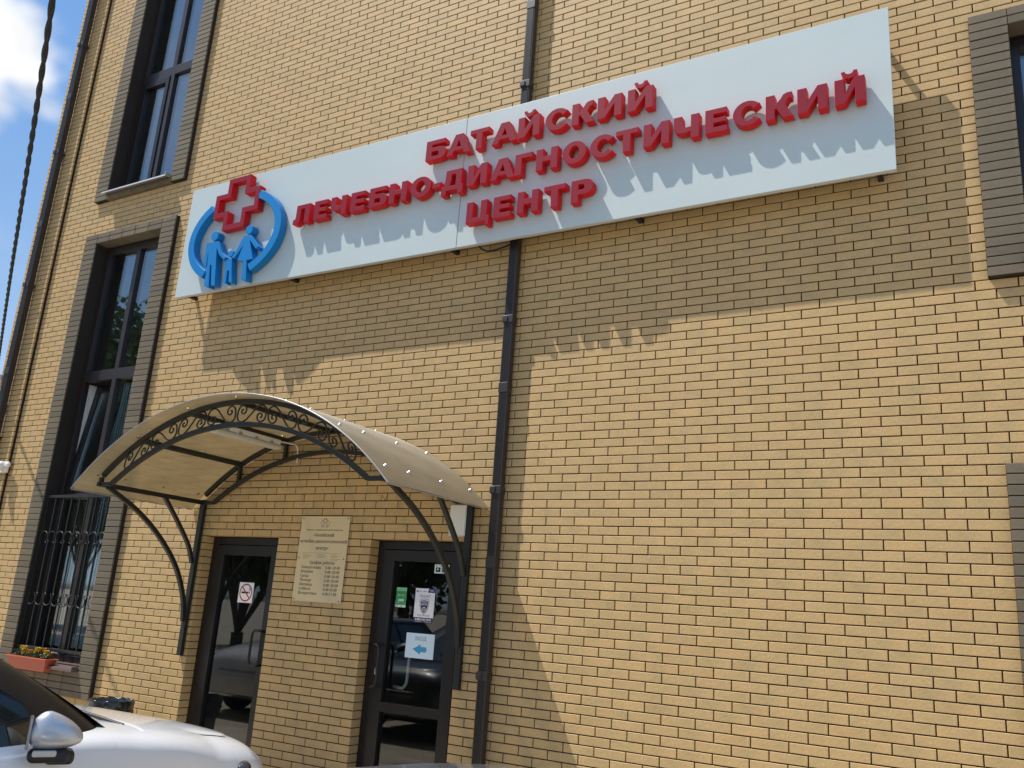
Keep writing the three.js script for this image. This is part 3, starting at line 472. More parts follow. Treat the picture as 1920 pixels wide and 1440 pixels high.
// ---------------------------------------------------------------- small things on the facade
{ // junction box
  const b = thing('junction_box', 'small white electrical box on the wall above the right door', 'electrical box');
  mesh('box_body', rbx(-0.545, -0.372, 1.262, 1.532, -0.001, 0.052, 0.008, 3), mPlasticWhite, b); mesh('box_lid', rbx(-0.54, -0.377, 1.267, 1.527, 0.053, 0.064, 0.005, 3), mPlasticWhite, b);
}
function sheet(x0, x1, y0, y1, z, t, tex, o = {}) { const g = new THREE.BoxGeometry(x1 - x0, y1 - y0, t); g.translate((x0 + x1) / 2, (y0 + y1) / 2, z + t / 2); const f = M([1, 1, 1], { map: tex, roughness: 0.6, ...o }), e = M([0.7, 0.68, 0.6], { roughness: 0.6 }); return [g, [e, e, e, e, f, e]]; }
{ // brass-coloured opening-hours plate
  const p = thing('opening_hours_plaque', 'beige metal plaque with clinic name and opening hours between the two doors', 'plaque');
  const tex = canvasTex(600, 800, (x, w, h) => {
    x.fillStyle = '#d8c49a'; x.fillRect(0, 0, w, h);
    for (let i = 0; i < 5000; i++) { x.fillStyle = `rgba(${rnd() < 0.5 ? '255,245,215' : '150,125,85'},0.06)`; x.fillRect(rnd() * w, rnd() * h, 6 + rnd() * 60, 1); }
    x.textAlign = 'center'; x.fillStyle = '#221d18';
    // emblem
    x.lineWidth = 4; x.strokeStyle = '#3a5a86'; x.beginPath(); x.ellipse(300, 70, 52, 40, 0, -1.0, 1.05); x.stroke(); x.beginPath(); x.ellipse(300, 70, 52, 40, 0, 2.1, 4.15); x.stroke();
    x.strokeStyle = '#b8502c'; x.lineWidth = 6; x.beginPath(); for (const [a, b] of [[290, 20], [310, 20], [310, 32], [324, 32], [324, 52], [310, 52], [310, 64], [290, 64], [290, 52], [276, 52], [276, 32], [290, 32], [290, 20]]) x.lineTo(a, b); x.stroke();
    x.fillStyle = '#3a5a86'; for (const [a, s] of [[276, 1], [300, 0.6], [324, 1]]) { x.beginPath(); x.arc(a, 104 - 30 * s, 5 * s, 0, 7); x.fill(); x.fillRect(a - 4 * s, 104 - 24 * s, 8 * s, 24 * s); }
    x.fillStyle = '#1c1712'; x.font = 'bold 19px serif'; x.fillText('Общество с ограниченной ответственностью', 300, 136);
    x.font = 'bold 42px serif'; x.fillText('«Батайский', 300, 192); x.fillText('лечебно-диагностический', 300, 252); x.fillText('центр»', 300, 314);
    x.fillStyle = '#8f7a52'; x.fillRect(60, 346, 480, 2); x.textAlign = 'left'; x.fillStyle = '#7b694a'; 
    for (const [cx, n] of [[70, 4], [250, 3], [420, 5]]) for (let k = 0; k < n; k++) x.fillRect(cx, 360 + k * 13, 60 + ((k * 37 + cx) % 60), 3);
    x.fillStyle = '#2b241b'; x.font = 'bold 38px serif'; x.textAlign = 'center'; x.fillText('График работы', 320, 450); x.textAlign = 'left'; x.font = 'bold 35px serif';
    const d = [['Понедельник', '8.00 -20.00'], ['Вторник', '8.00 -20.00'], ['Среда', '8.00 -20.00'], ['Четверг', '8.00 -20.00'], ['Пятница', '8.00 -20.00'], ['Суббота', '8.00-18.00'], ['Воскресенье', '8.00-17.00']];
    d.forEach(([a, b], i) => { x.fillText(a, 66, 494 + i * 40); x.fillText(b, 368, 494 + i * 40); });
  });
  const [g, m] = sheet(-2.322, -1.712, 0.622, 1.43, 0.008, 0.006, tex, { roughness: 0.45, metalness: 0.15 }); mesh('plate', g, m, p);
  for (const [x, y] of [[-2.30, 1.41], [-1.735, 1.41], [-2.30, 0.64], [-1.735, 0.64], [-2.30, 1.03], [-1.735, 1.03]]) mesh('screw', [cyl(0, 0, 0, 0.007, 0.006, 0.014, 8)].map(q => { q.rotateX(Math.PI / 2); q.translate(x, y, 0.003); return q; }), mIron, p);
}
const ZP = -0.1495;
{
  const t1 = canvasTex(256, 256, (x, w) => { x.fillStyle = '#f3f1ee'; x.fillRect(0, 0, w, w); x.fillStyle = '#1b1b1b'; x.fillRect(50, 116, 120, 24); for (const a of [176, 190]) x.fillRect(a, 116, 9, 24); x.strokeStyle = '#1b1b1b'; x.lineWidth = 7; x.beginPath(); x.moveTo(182, 106); x.bezierCurveTo(200, 90, 160, 78, 184, 58); x.stroke(); x.beginPath(); x.moveTo(202, 108); x.bezierCurveTo(222, 88, 178, 84, 200, 66); x.stroke(); x.strokeStyle = '#b5263f'; x.lineWidth = 18; x.beginPath(); x.arc(128, 128, 104, 0, 7); x.stroke(); x.beginPath(); x.moveTo(56, 56); x.lineTo(200, 200); x.stroke(); });
  const [g, m] = sheet(-3.224, -3.018, 0.566, 0.768, ZP, 0.0012, t1); single('no_smoking_sticker', g, m, 'square no smoking sticker on the glass of the left door', 'sticker');
}
{
  const t = canvasTex(420, 600, (x, w, h) => { x.fillStyle = '#eceaf0'; x.fillRect(0, 0, w, h); x.fillStyle = '#3d3270'; x.beginPath(); x.moveTo(290, 0); x.lineTo(w, 0); x.lineTo(w, 72); x.lineTo(262, 72); x.closePath(); x.fill(); x.fillStyle = '#c9c6dc'; x.fillRect(310, 30, 80, 14); x.fillStyle = '#2a2540'; x.beginPath(); x.moveTo(40, 30); x.lineTo(66, 66); x.lineTo(16, 66); x.fill(); x.font = 'bold 22px sans-serif'; x.fillText('АРГУС', 74, 62); x.fillRect(160, 50, 80, 8);
    x.textAlign = 'center'; x.font = '64px sans-serif'; x.fillText('ОБЪЕКТ', w / 2, 160); x.lineWidth = 9; x.strokeStyle = '#352d5c'; x.fillStyle = '#352d5c'; const sh = (k) => { x.beginPath(); x.moveTo(w / 2 - 92 * k, 320 - 120 * k); x.quadraticCurveTo(w / 2, 320 - 150 * k, w / 2 + 92 * k, 320 - 120 * k); x.quadraticCurveTo(w / 2 + 110 * k, 320 + 60 * k, w / 2, 320 + 138 * k); x.quadraticCurveTo(w / 2 - 110 * k, 320 + 60 * k, w / 2 - 92 * k, 320 - 120 * k); }; sh(1); x.stroke(); sh(0.82); x.fill(); x.fillStyle = '#eceaf0'; x.font = 'bold 44px sans-serif'; x.fillText('АРГУС', w / 2, 296); x.strokeStyle = '#eceaf0'; x.lineWidth = 10; x.beginPath(); x.arc(w / 2, 360, 30, 0, 7); x.stroke(); x.beginPath(); x.arc(w / 2, 360, 8, 0, 7); x.fill(); x.fillRect(w / 2 - 60, 232, 120, 10);
    x.fillStyle = '#2a2540'; x.font = '38px sans-serif'; x.fillText('ПОД ОХРАНОЙ', w / 2, 490); x.fillStyle = '#352d5c'; x.fillRect(0, 512, w, 88); x.fillStyle = '#fff'; x.font = 'bold 46px sans-serif'; x.fillText('8-800-234-13-03', w / 2, 562); x.fillRect(30, 580, 150, 5); x.fillRect(230, 580, 160, 5); });
  const [g, m] = sheet(-0.985, -0.770, 0.510, 0.808, ZP, 0.0012, t); single('security_notice', g, m, 'white and violet security company sticker with shield on the right door', 'sticker');
}
{
  const t = canvasTex(240, 360, (x, w, h) => { x.fillStyle = '#3f9a58'; x.fillRect(0, 0, w, h); x.fillStyle = '#7fc795'; x.fillRect(0, 0, w, 66); x.fillStyle = '#cfe9d6'; x.fillRect(0, 318, w, 42); x.fillStyle = '#2b7d44'; x.fillRect(20, 84, 200, 10); x.fillRect(20, 104, 150, 8); x.fillStyle = '#bfe3c8'; x.fillRect(40, 130, 160, 6); x.fillRect(40, 150, 150, 6); x.fillRect(60, 210, 130, 40); x.fillStyle = '#235c38'; x.fillRect(112, 130, 14, 70); x.fillRect(30, 330, 22, 18); x.fillRect(130, 330, 26, 18); x.fillStyle = '#b7e5c1'; x.fillRect(20, 270, 70, 8); });
  const [g, m] = sheet(-1.200, -1.085, 0.630, 0.806, ZP, 0.0012, t); single('green_notice', g, m, 'narrow green notice stuck on the glass of the right door', 'sticker');
}
{
  const t = canvasTex(600, 420, (x, w, h) => { x.fillStyle = '#cfe4f4'; x.fillRect(0, 0, w, h); x.textAlign = 'center'; x.fillStyle = '#44566a'; x.font = '88px serif'; x.fillText('ВХОД', w / 2 + 10, 118); x.fillStyle = '#3e9cc8'; x.strokeStyle = '#2f86b0'; x.lineWidth = 4; x.beginPath(); x.moveTo(160, 268); x.lineTo(318, 186); x.lineTo(318, 226); x.lineTo(430, 226); x.quadraticCurveTo(470, 268, 430, 310); x.lineTo(318, 310); x.lineTo(318, 350); x.closePath(); x.fill(); x.stroke(); x.fillStyle = '#eaf5fc'; x.fillRect(480, 356, 40, 8); });
  const [g, m] = sheet(-1.040, -0.732, 0.203, 0.416, ZP + 0.002, 0.0006, t); g.rotateZ(0); single('entrance_notice', g, m, 'pale blue paper with an arrow pointing left on the right door', 'notice');
}
{
  const t = canvasTex(300, 140, (x, w, h) => { x.fillStyle = '#e4e7e4'; x.fillRect(0, 0, w, h); x.fillStyle = '#2e6b4f'; x.beginPath(); x.arc(40, 24, 12, 0, 7); x.fill(); x.fillStyle = '#4d5aa0'; x.font = 'bold 24px sans-serif'; x.fillText('ПАРТНЕР', 100, 32); x.fillStyle = '#16302c'; x.fillRect(26, 48, 96, 70); x.fillStyle = '#dfe6e0'; x.fillRect(54, 62, 26, 30); x.fillStyle = '#2f7c94'; x.fillRect(150, 48, 122, 70); x.fillStyle = '#1d4f66'; x.fillRect(150, 96, 122, 22); x.fillRect(150, 126, 120, 5); });
  const [g, m] = sheet(-0.800, -0.640, 0.945, 1.026, ZP, 0.0012, t); single('card_sticker', g, m, 'small white sticker with two pictures at the top of the right door', 'sticker');
}
{ // dome camera on the far left
  const c = thing('security_camera', 'white dome security camera on the brick wall at the far left', 'security camera');
  mesh('base_plate', rbx(-7.66, -7.50, 1.965, 2.11, PIL.z - 0.002, PIL.z + 0.028, 0.006), mPlasticWhite, c);
  const s = new THREE.SphereGeometry(0.062, 24, 16); s.translate(-7.575, 2.045, PIL.z + 0.07); mesh('dome', s, mPlasticWhite, c);
  const l = new THREE.SphereGeometry(0.034, 16, 12); l.translate(-7.56, 2.02, PIL.z + 0.112); mesh('lens', l, M([0.05, 0.05, 0.05], { roughness: 0.1 }), c);
  mesh('side_arm', rbx(-7.525, -7.44, 2.03, 2.09, PIL.z + 0.01, PIL.z + 0.06, 0.02, 3), mPlasticWhite, c);
}
{ // scribble on a brick
  mesh('pencil_mark', [rod([-1.372, 1.575, 0.0015], [-1.372, 1.635, 0.0015], 0.0022, 4), rod([-1.372, 1.635, 0.0015], [-1.318, 1.578, 0.0015], 0.0022, 4), rod([-1.318, 1.578, 0.0015], [-1.312, 1.63, 0.0015], 0.0022, 4)], mIron, building);
}
{ // window grille
  const g = thing('window_grille', 'black iron grille with curled hoops over the lower left window', 'grille');
  const L = -6.58, R = -5.315, T = 1.655, B = -0.115, z = 0.0, n = 9;
  for (const y of [T, B]) mesh('rail', rbx(L - 0.03, R + 0.03, y - 0.016, y + 0.016, z - 0.016, z + 0.016, 0.003), mIron, g);
  const step = (R - L) / (n - 1);
  for (let i = 0; i < n; i++) { const x = L + i * step; mesh('bar', rbx(x - 0.0075, x + 0.0075, B - 0.03, T + 0.012, z - 0.0075, z + 0.0075, 0.002, 1), mIron, g); }
  for (let i = 0; i < n - 1; i++) for (const [y, s] of [[1.16, 1], [0.44, -1]]) {
    const x = L + (i + 0.5) * step, pts = []; for (let k = 0; k <= 18; k++) { const a = Math.PI * (-0.28 + 1.56 * k / 18), r = step * 0.47; pts.push([x + r * Math.cos(a) * (k < 2 || k > 16 ? 0.95 : 1), y + s * r * 0.95 * Math.sin(a), z + 0.014]); }
    const p0 = pts[0], p1 = pts[18]; pts.unshift([p0[0] + 0.02, p0[1] - s * 0.012, z + 0.014]); pts.push([p1[0] - 0.02, p1[1] - s * 0.012, z + 0.014]);
    mesh('hoop', tube(pts, 0.0062, 36, 6), mIron, g);
  }
}
{ // flower box on the sill
  const f = thing('flower_box', 'orange plastic window box with yellow marigolds on the lower left sill', 'planter');
  const L = -6.47, R = -5.72, B = -0.345, T = -0.205, z0 = 0.045, z1 = 0.185, wall = M([0.42, 0.085, 0.040], { roughness: 0.5 });
  const outer = poly([[L + 0.045, B], [R - 0.045, B], [R, T], [L, T]]);
  // tapered trough: four walls and a bottom
  const P = (x, y, z) => [x, y, z], tp = 0.012;
  const quads = []; const addQ = (a, b, c, d) => { const g = new THREE.BufferGeometry(); g.setAttribute('position', new THREE.Float32BufferAttribute([...a, ...b, ...c, ...a, ...c, ...d], 3)); g.setAttribute('uv', new THREE.Float32BufferAttribute([0, 0, 1, 0, 1, 1, 0, 0, 1, 1, 0, 1], 2)); g.computeVertexNormals(); quads.push(g); };
  const c = (o) => ({ b0: [L + 0.045 + o, B + o, z0 + 0.03 + o], b1: [R - 0.045 - o, B + o, z0 + 0.03 + o], b2: [R - 0.045 - o, B + o, z1 - 0.03 - o], b3: [L + 0.045 + o, B + o, z1 - 0.03 - o], t0: [L + o, T, z0 + o], t1: [R - o, T, z0 + o], t2: [R - o, T, z1 - o], t3: [L + o, T, z1 - o] });
  const A = c(0), I = c(0.006); addQ(A.b3, A.b2, A.t2, A.t3); addQ(A.b1, A.b0, A.t0, A.t1); addQ(A.b2, A.b1, A.t1, A.t2); addQ(A.b0, A.b3, A.t3, A.t0); addQ(A.b0, A.b1, A.b2, A.b3); addQ(I.b2, I.b3, I.t3, I.t2); addQ(I.b0, I.b1, I.t1, I.t0); addQ(I.b1, I.b2, I.t2, I.t1); addQ(I.b3, I.b0, I.t0, I.t3);
  mesh('trough', mergeGeometries(quads), wall, f);
  mesh('rim', [rbx(L - 0.012, R + 0.012, T - 0.012, T + 0.004, z1 - 0.006, z1 + 0.014, 0.004), rbx(L - 0.012, R + 0.012, T - 0.012, T + 0.004, z0 - 0.014, z0 + 0.006, 0.004), rbx(L - 0.012, L + 0.008, T - 0.012, T + 0.004, z0 + 0.007, z1 - 0.007, 0.004), rbx(R - 0.008, R + 0.012, T - 0.012, T + 0.004, z0 + 0.007, z1 - 0.007, 0.004)], wall, f);
  mesh('soil', bx(L + 0.012, R - 0.012, T - 0.035, T - 0.02, z0 + 0.012, z1 - 0.012), M([0.035, 0.022, 0.014], { roughness: 1 }), f);
  const petals = [M([0.62, 0.33, 0.012], { roughness: 0.8 }), M([0.70, 0.42, 0.03], { roughness: 0.8 }), M([0.55, 0.24, 0.01], { roughness: 0.8 })], leafM = M([0.05, 0.09, 0.02], { roughness: 0.7, transmission: 0.3, thickness: 0 });
  const leaves = [];
  for (let i = 0; i < 22; i++) {
    const x = rr(L + 0.14, R - 0.08), z = rr(z0 + 0.03, z1 - 0.02), h = rr(0.015, 0.085), r = rr(0.026, 0.040), pg = [];
    for (let k = 0; k < 26; k++) { const p = new THREE.PlaneGeometry(r * 0.75, r * 0.6); p.translate(0, r * 0.3, 0); p.rotateX(-0.4 + 1.5 * (k / 26)); p.rotateY(k * 2.4); p.translate(x + Math.sin(k * 2.4) * r * 0.62 * (1 - k / 40), T + h + (k / 26) * r * 0.8, z + Math.cos(k * 2.4) * r * 0.62 * (1 - k / 40)); pg.push(p); }
    const fl = mesh('flower', mergeGeometries(pg.map(clean)), petals[i % 3], f); mesh('stem', rod([x, T - 0.02, z], [x, T + h, z], 0.003, 5), leafM, fl);
  }
  for (let i = 0; i < 260; i++) { const p = new THREE.PlaneGeometry(0.012, 0.035); p.translate(0, 0.016, 0); p.rotateX(rr(-1.2, 1.2)); p.rotateY(rr(0, 6.3)); p.translate(rr(L + 0.05, R - 0.05), T + rr(-0.02, 0.05), rr(z0 + 0.02, z1 - 0.01)); leaves.push(clean(p)); }
  const lv = mesh('foliage', mergeGeometries(leaves), leafM, f); lv.userData.kind = 'stuff';
}
{ // litter bin with a bag
  const b = thing('litter_bin', 'grey litter bin lined with a black bag standing by the wall', 'litter bin');
  const x = -4.16, z = 0.42, h = 0.46;
  const pts = [[0, 0], [0.155, 0], [0.165, 0.02], [0.19, h], [0.20, h + 0.015], [0.19, h + 0.015], [0.155, 0.03], [0, 0.03]].map(([a, c]) => new THREE.Vector2(a, c));
  const g = new THREE.LatheGeometry(pts, 36); g.translate(x, -G + 0.061, z); mesh('bin_body', g, M([0.14, 0.14, 0.14], { roughness: 0.55, metalness: 0.3 }), b);
  const N = 72, K = 16, P = [], I = [], U = [];
  for (let k = 0; k <= K; k++) for (let i = 0; i <= N; i++) { const a = i / N * Math.PI * 2, s = k / K; let r, y; if (s < 0.62) { const q = s / 0.62; r = 0.217 - 0.006 * q; y = h - 0.17 + 0.20 * q; } else { const q = (s - 0.62) / 0.38; r = 0.211 - 0.05 * q; y = h + 0.03 - 0.24 * q * q; }
    const w = fbm(Math.cos(a) * 3 + 4, y * 14, Math.sin(a) * 3, 4), e = fbm(Math.cos(a) * 6, 3.3, Math.sin(a) * 6, 3); r += w * 0.040; y += e * 0.045 * (s < 0.62 ? 1 : 1 - s) + (s === 0 ? e * 0.05 : 0); P.push(x + r * Math.cos(a), -G + 0.06 + y, z + r * Math.sin(a)); U.push(i / N, s); }
  for (let k = 0; k < K; k++) for (let i = 0; i < N; i++) { const a = k * (N + 1) + i, c = a + N + 1; I.push(a, c, a + 1, a + 1, c, c + 1); }
  const bg = new THREE.BufferGeometry(); bg.setAttribute('position', new THREE.Float32BufferAttribute(P, 3)); bg.setAttribute('uv', new THREE.Float32BufferAttribute(U, 2)); bg.setIndex(I); bg.computeVertexNormals();
  mesh('bin_bag', bg, M([0.010, 0.010, 0.011], { roughness: 0.26, clearcoat: 0.5, clearcoatRoughness: 0.3 }), b);
}
{ // overhead cable anchored at the corner, and the pole it comes from
  const A = V(-8.16, 3.30, 0.12), B = V(-0.464, 3.618, 4.330), P = V(13.6, 6.9, 12.35);
  const mid = V(6.2, 4.7, 8.1), c = new THREE.CatmullRomCurve3([A, A.clone().lerp(B, 0.5).add(V(0, -0.07, 0)), B, mid, P]);
  const strands = []; const n = 700, fr = c.computeFrenetFrames(n, false);
  for (let s = 0; s < 2; s++) { const pts = []; for (let i = 0; i <= n; i++) { const p = c.getPoint(i / n), a = i * 0.42 + s * Math.PI; pts.push(p.addScaledVector(fr.normals[i], Math.cos(a) * 0.006).addScaledVector(fr.binormals[i], Math.sin(a) * 0.006)); } strands.push(new THREE.TubeGeometry(new THREE.CatmullRomCurve3(pts), n, 0.0120, 5)); }
  const t = thing('overhead_cable', 'twisted black overhead cable anchored to the left corner of the building', 'cable'); mesh('cable', strands, mRubber, t);
  mesh('anchor', [rbx(-8.20, -8.10, 3.25, 3.33, PIL.z - 0.002, PIL.z + 0.03, 0.006), rod([-8.15, 3.29, PIL.z + 0.02], [-8.16, 3.30, 0.13], 0.012)], mSheetMetal, t);
  const k = new THREE.SphereGeometry(0.05, 16, 12); k.scale(1.3, 0.8, 1); k.translate(-8.12, 3.31, 0.15); mesh('insulator', k, mBlack, t);
  const pl = thing('utility_pole', 'grey concrete utility pole across the car park behind the viewer', 'pole');
  mesh('pole_shaft', cyl(13.6, -G - 0.002, 12.35, 0.16, 0.10, 8.3, 16), mConcrete, pl); mesh('crossarm', rbx(12.9, 14.3, 6.85, 6.95, 12.30, 12.40, 0.01), mSheetMetal, pl);
}

// ---------------------------------------------------------------- cars in the car park, noses to the wall
function interp(keys, x) { let i = 0; while (i < keys.length - 2 && x > keys[i + 1][0]) i++; const [x0, y0] = keys[i], [x1, y1] = keys[i + 1]; const t = Math.min(1, Math.max(0, (x - x0) / (x1 - x0))); const d = (j) => { const a = keys[Math.max(0, j - 1)], b = keys[Math.min(keys.length - 1, j + 1)]; return b[0] === a[0] ? 0 : (b[1] - a[1]) / (b[0] - a[0]); }; const h = x1 - x0, m0_ = d(i) * h, m1 = d(i + 1) * h, t2 = t * t, t3 = t2 * t; return (2 * t3 - 3 * t2 + 1) * y0 + (t3 - 2 * t2 + t) * m0_ + (-2 * t3 + 3 * t2) * y1 + (t3 - t2) * m1; }
const mTint = M([0.05, 0.06, 0.055], { transmission: 0.75, thickness: 0, roughness: 0.02, ior: 1.7 });
const mTyre = mRubber, mRim = M([0.35, 0.35, 0.36], { roughness: 0.35, metalness: 0.8 });
function car(label, grp, paint, pos, heading, o) {
  const c = thing('parked_car', label, 'car', grp);
  const H = o.hood, top = [[-2.12, 0.62], [-2.06, 0.90], [-1.9, 1.0], [-1.2, 1.0], [0, 1.0], [0.72, 1.03 * H], [1.1, 1.01 * H], [1.5, 0.975 * H], [1.8, 0.92 * H], [1.98, 0.855 * H], [2.09, 0.74 * H], [2.13, 0.55]];
  const wid = [[-2.12, 0.60], [-2.05, 0.76], [-1.8, 0.86], [-1.0, 0.885], [0, 0.89], [0.9, 0.885], [1.5, 0.865], [1.8, 0.83], [1.98, 0.755], [2.08, 0.66], [2.13, 0.50]];
  const wheelX = [-1.28, 1.30], wr = 0.325, ground = 0;
  const yBot = (x) => { let y = 0.21 + 0.10 * smooth(1.7, 2.1, x) + 0.12 * smooth(-1.8, -2.1, x); for (const w of wheelX) { const d = Math.abs(x - w); if (d < 0.40) y = Math.max(y, 0.31 + Math.sqrt(0.40 * 0.40 - d * d) * 0.95); } return y; };
  const xs = []; for (let x = -2.12; x < 2.131; x += 0.0425) xs.push(Math.min(2.13, x)); for (const w of wheelX) xs.push(w - 0.401, w + 0.401); xs.sort((a, b) => a - b);
  const pw = (x) => 9 - 5.2 * smooth(0.6, 1.6, x) - 3 * smooth(-1.2, -2.0, x);
  const sec = (x) => { const yt = interp(top, x), w = interp(wid, x), yb = Math.min(yBot(x), yt - 0.02), ym = Math.max(yb + 0.005, Math.min(0.60, yt - 0.10)), q = []; const n = 20, e = 2 / pw(x);
    for (let k = 0; k <= n; k++) { const a = k / n * Math.PI / 2; q.push([w * Math.pow(Math.sin(a), e), ym + (yt - ym) * Math.pow(Math.cos(a), e)]); }
    for (const s of [0.25, 0.5, 0.75, 1]) q.push([w * (1 - 0.06 * s * s) , ym + (yb - ym) * s]); q.push([w * 0.88, yb]); q.push([0, yb]); return q; };
  const P = [], I = [], secs = xs.map(sec), n = secs[0].length;
  for (let i = 0; i < xs.length; i++) for (const s of [1, -1]) for (const [z, y] of secs[i]) P.push(xs[i], y, z * s);
  for (let i = 0; i < xs.length - 1; i++) for (let s = 0; s < 2; s++) for (let k = 0; k < n - 1; k++) { const a = (i * 2 + s) * n + k, b = a + 1, d = a + 2 * n, f = d + 1; s ? I.push(a, d, b, b, d, f) : I.push(a, b, d, b, f, d); }
  for (const [i, f] of [[0, 1], [xs.length - 1, -1]]) { const base = P.length / 3; P.push(xs[i] , 0.45, 0); for (let s = 0; s < 2; s++) for (let k = 0; k < n - 1; k++) { const a = (i * 2 + s) * n + k; (s === 0) === (f > 0) ? I.push(base, a + 1, a) : I.push(base, a, a + 1); } }
  const g = new THREE.BufferGeometry(); g.setAttribute('position', new THREE.Float32BufferAttribute(P, 3)); g.setAttribute('uv', new THREE.Float32BufferAttribute(new Float32Array(P.length / 3 * 2), 2)); g.setIndex(I); g.computeVertexNormals();
  const body = mesh('body', g, paint, c);
  // bonnet: a panel lying 4 mm proud, so that its edge shows as a shut line
  const hood = []; { const nx = 26, nz = 22, P = [], U = [], I = []; const surf = (x, s) => { const q = secsAt(x); const a = s; return q(a); };
    const secsAt = (x) => { const yt = interp(top, x), w = interp(wid, x), ym = Math.min(0.60, yt - 0.10), e = 2 / pw(x); return (s) => { const sg = Math.sign(s), a = Math.abs(s) * Math.PI / 2; return [w * Math.pow(Math.sin(a), e) * sg, ym + (yt - ym) * Math.pow(Math.cos(a), e)]; }; };
    const rows = [0.0, 0.004];
    for (let i = 0; i <= nx; i++) for (let j = 0; j <= nz; j++) { const v = j / nz * 2 - 1, x0 = 1.10 - 0.02 * Math.pow(Math.abs(v), 3), x1 = 1.985 - 0.22 * Math.pow(Math.abs(v), 2.6), x = x0 + (x1 - x0) * i / nx, lim = 0.455 - 0.05 * i / nx; const ed = (i === 0 || i === nx || j === 0 || j === nz); const [z, y] = surf(x, v * lim); P.push(x, y + (ed ? -0.006 : 0.005), z); U.push(x, z); }
    for (let i = 0; i < nx; i++) for (let j = 0; j < nz; j++) { const a = i * (nz + 1) + j, b = a + nz + 1; I.push(a, a + 1, b, b, a + 1, b + 1); }
    const hg = new THREE.BufferGeometry(); hg.setAttribute('position', new THREE.Float32BufferAttribute(P, 3)); hg.setAttribute('uv', new THREE.Float32BufferAttribute(U, 2)); hg.setIndex(I); hg.computeVertexNormals(); mesh('bonnet', hg, paint, c);
    for (const sg of [1, -1]) { const pts = []; for (let i = 0; i <= 24; i++) { const x = 1.08 + (1.765 - 1.08) * i / 24, lim = 0.462 - 0.05 * i / 24, [z, y] = surf(x, sg * lim); pts.push([x, y - 0.002, z]); } mesh('shut_line', tube(pts, 0.0045, 40, 6), mBlack, c); }
  }
  // glasshouse
  const RF = o.roof, base = { f: 1.10, r: -2.0, w: 0.845, y: 0.905 }, rf = { f: 0.15, r: -1.55, w: 0.575, y: RF - 0.05 };
  const lp = (a, b, t) => a + (b - a) * t, bulge = (t) => Math.sin(Math.PI * t) * 0.03;
  const loop = (t, k, N) => { const a = k / N * Math.PI * 2, f = lp(base.f, rf.f, t) + bulge(t) * 1.6, r = lp(base.r, rf.r, t), w = lp(base.w, rf.w, t) + bulge(t), e = 2 / 7, ca = Math.cos(a), sa = Math.sin(a); return [(f + r) / 2 + (f - r) / 2 * Math.sign(ca) * Math.pow(Math.abs(ca), e), lp(base.y, rf.y, t), w * Math.sign(sa) * Math.pow(Math.abs(sa), e)]; };
  { const N = 96, T = 14, P = [], I = []; for (let j = 0; j <= T; j++) for (let k = 0; k < N; k++) P.push(...loop(j / T, k, N)); for (let j = 0; j < T; j++) for (let k = 0; k < N; k++) { const a = j * N + k, b = j * N + (k + 1) % N; I.push(a, a + N, b, b, a + N, b + N); }
    const gg = new THREE.BufferGeometry(); gg.setAttribute('position', new THREE.Float32BufferAttribute(P, 3)); gg.setAttribute('uv', new THREE.Float32BufferAttribute(new Float32Array(P.length / 3 * 2), 2)); gg.setIndex(I); gg.computeVertexNormals(); mesh('pillars', gg, M([0.012, 0.012, 0.013], { roughness: 0.30 }), c);
    const P2 = [], I2 = [], J = 10; for (let j = 0; j <= J; j++) for (let k = 0; k < N; k++) { const p = loop(1, k, N), s = j ? 1.008 * (1 - (j - 1) / (J - 1)) : 1.012, m = (rf.f + rf.r) / 2, hh = (rf.f - rf.r) / 2, u = Math.abs((p[0] - m) * s / hh), v = Math.abs(p[2] * s / rf.w); P2.push(m + (p[0] - m) * s, j ? rf.y - 0.012 + 0.065 * Math.sqrt(Math.max(0, 1 - (Math.pow(u, 2.5) * 0.5 + v * v) / 1.5)) : rf.y - 0.03, p[2] * s); } for (let j = 0; j < J; j++) for (let k = 0; k < N; k++) { const a = j * N + k, b = j * N + (k + 1) % N; I2.push(a, a + N, b, b, a + N, b + N); }
    const g2 = new THREE.BufferGeometry(); g2.setAttribute('position', new THREE.Float32BufferAttribute(P2, 3)); g2.setAttribute('uv', new THREE.Float32BufferAttribute(new Float32Array(P2.length / 3 * 2), 2)); g2.setIndex(I2); g2.computeVertexNormals(); mesh('roof', g2, paint, c); }
  const patch = (name, fn, mat) => { const P = [], I = [], U = [], a = 12, b = 10; for (let j = 0; j <= b; j++) for (let i = 0; i <= a; i++) { P.push(...fn(i / a, j / b)); U.push(i / a, j / b); } for (let j = 0; j < b; j++) for (let i = 0; i < a; i++) { const q = j * (a + 1) + i; I.push(q, q + 1, q + a + 1, q + 1, q + a + 2, q + a + 1); } const gg = new THREE.BufferGeometry(); gg.setAttribute('position', new THREE.Float32BufferAttribute(P, 3)); gg.setAttribute('uv', new THREE.Float32BufferAttribute(U, 2)); gg.setIndex(I); gg.computeVertexNormals(); return mesh(name, gg, mat, c); };
  const mPane = M([0.02, 0.025, 0.024], { roughness: 0.02, ior: 1.9, clearcoat: 1, clearcoatRoughness: 0.02 });
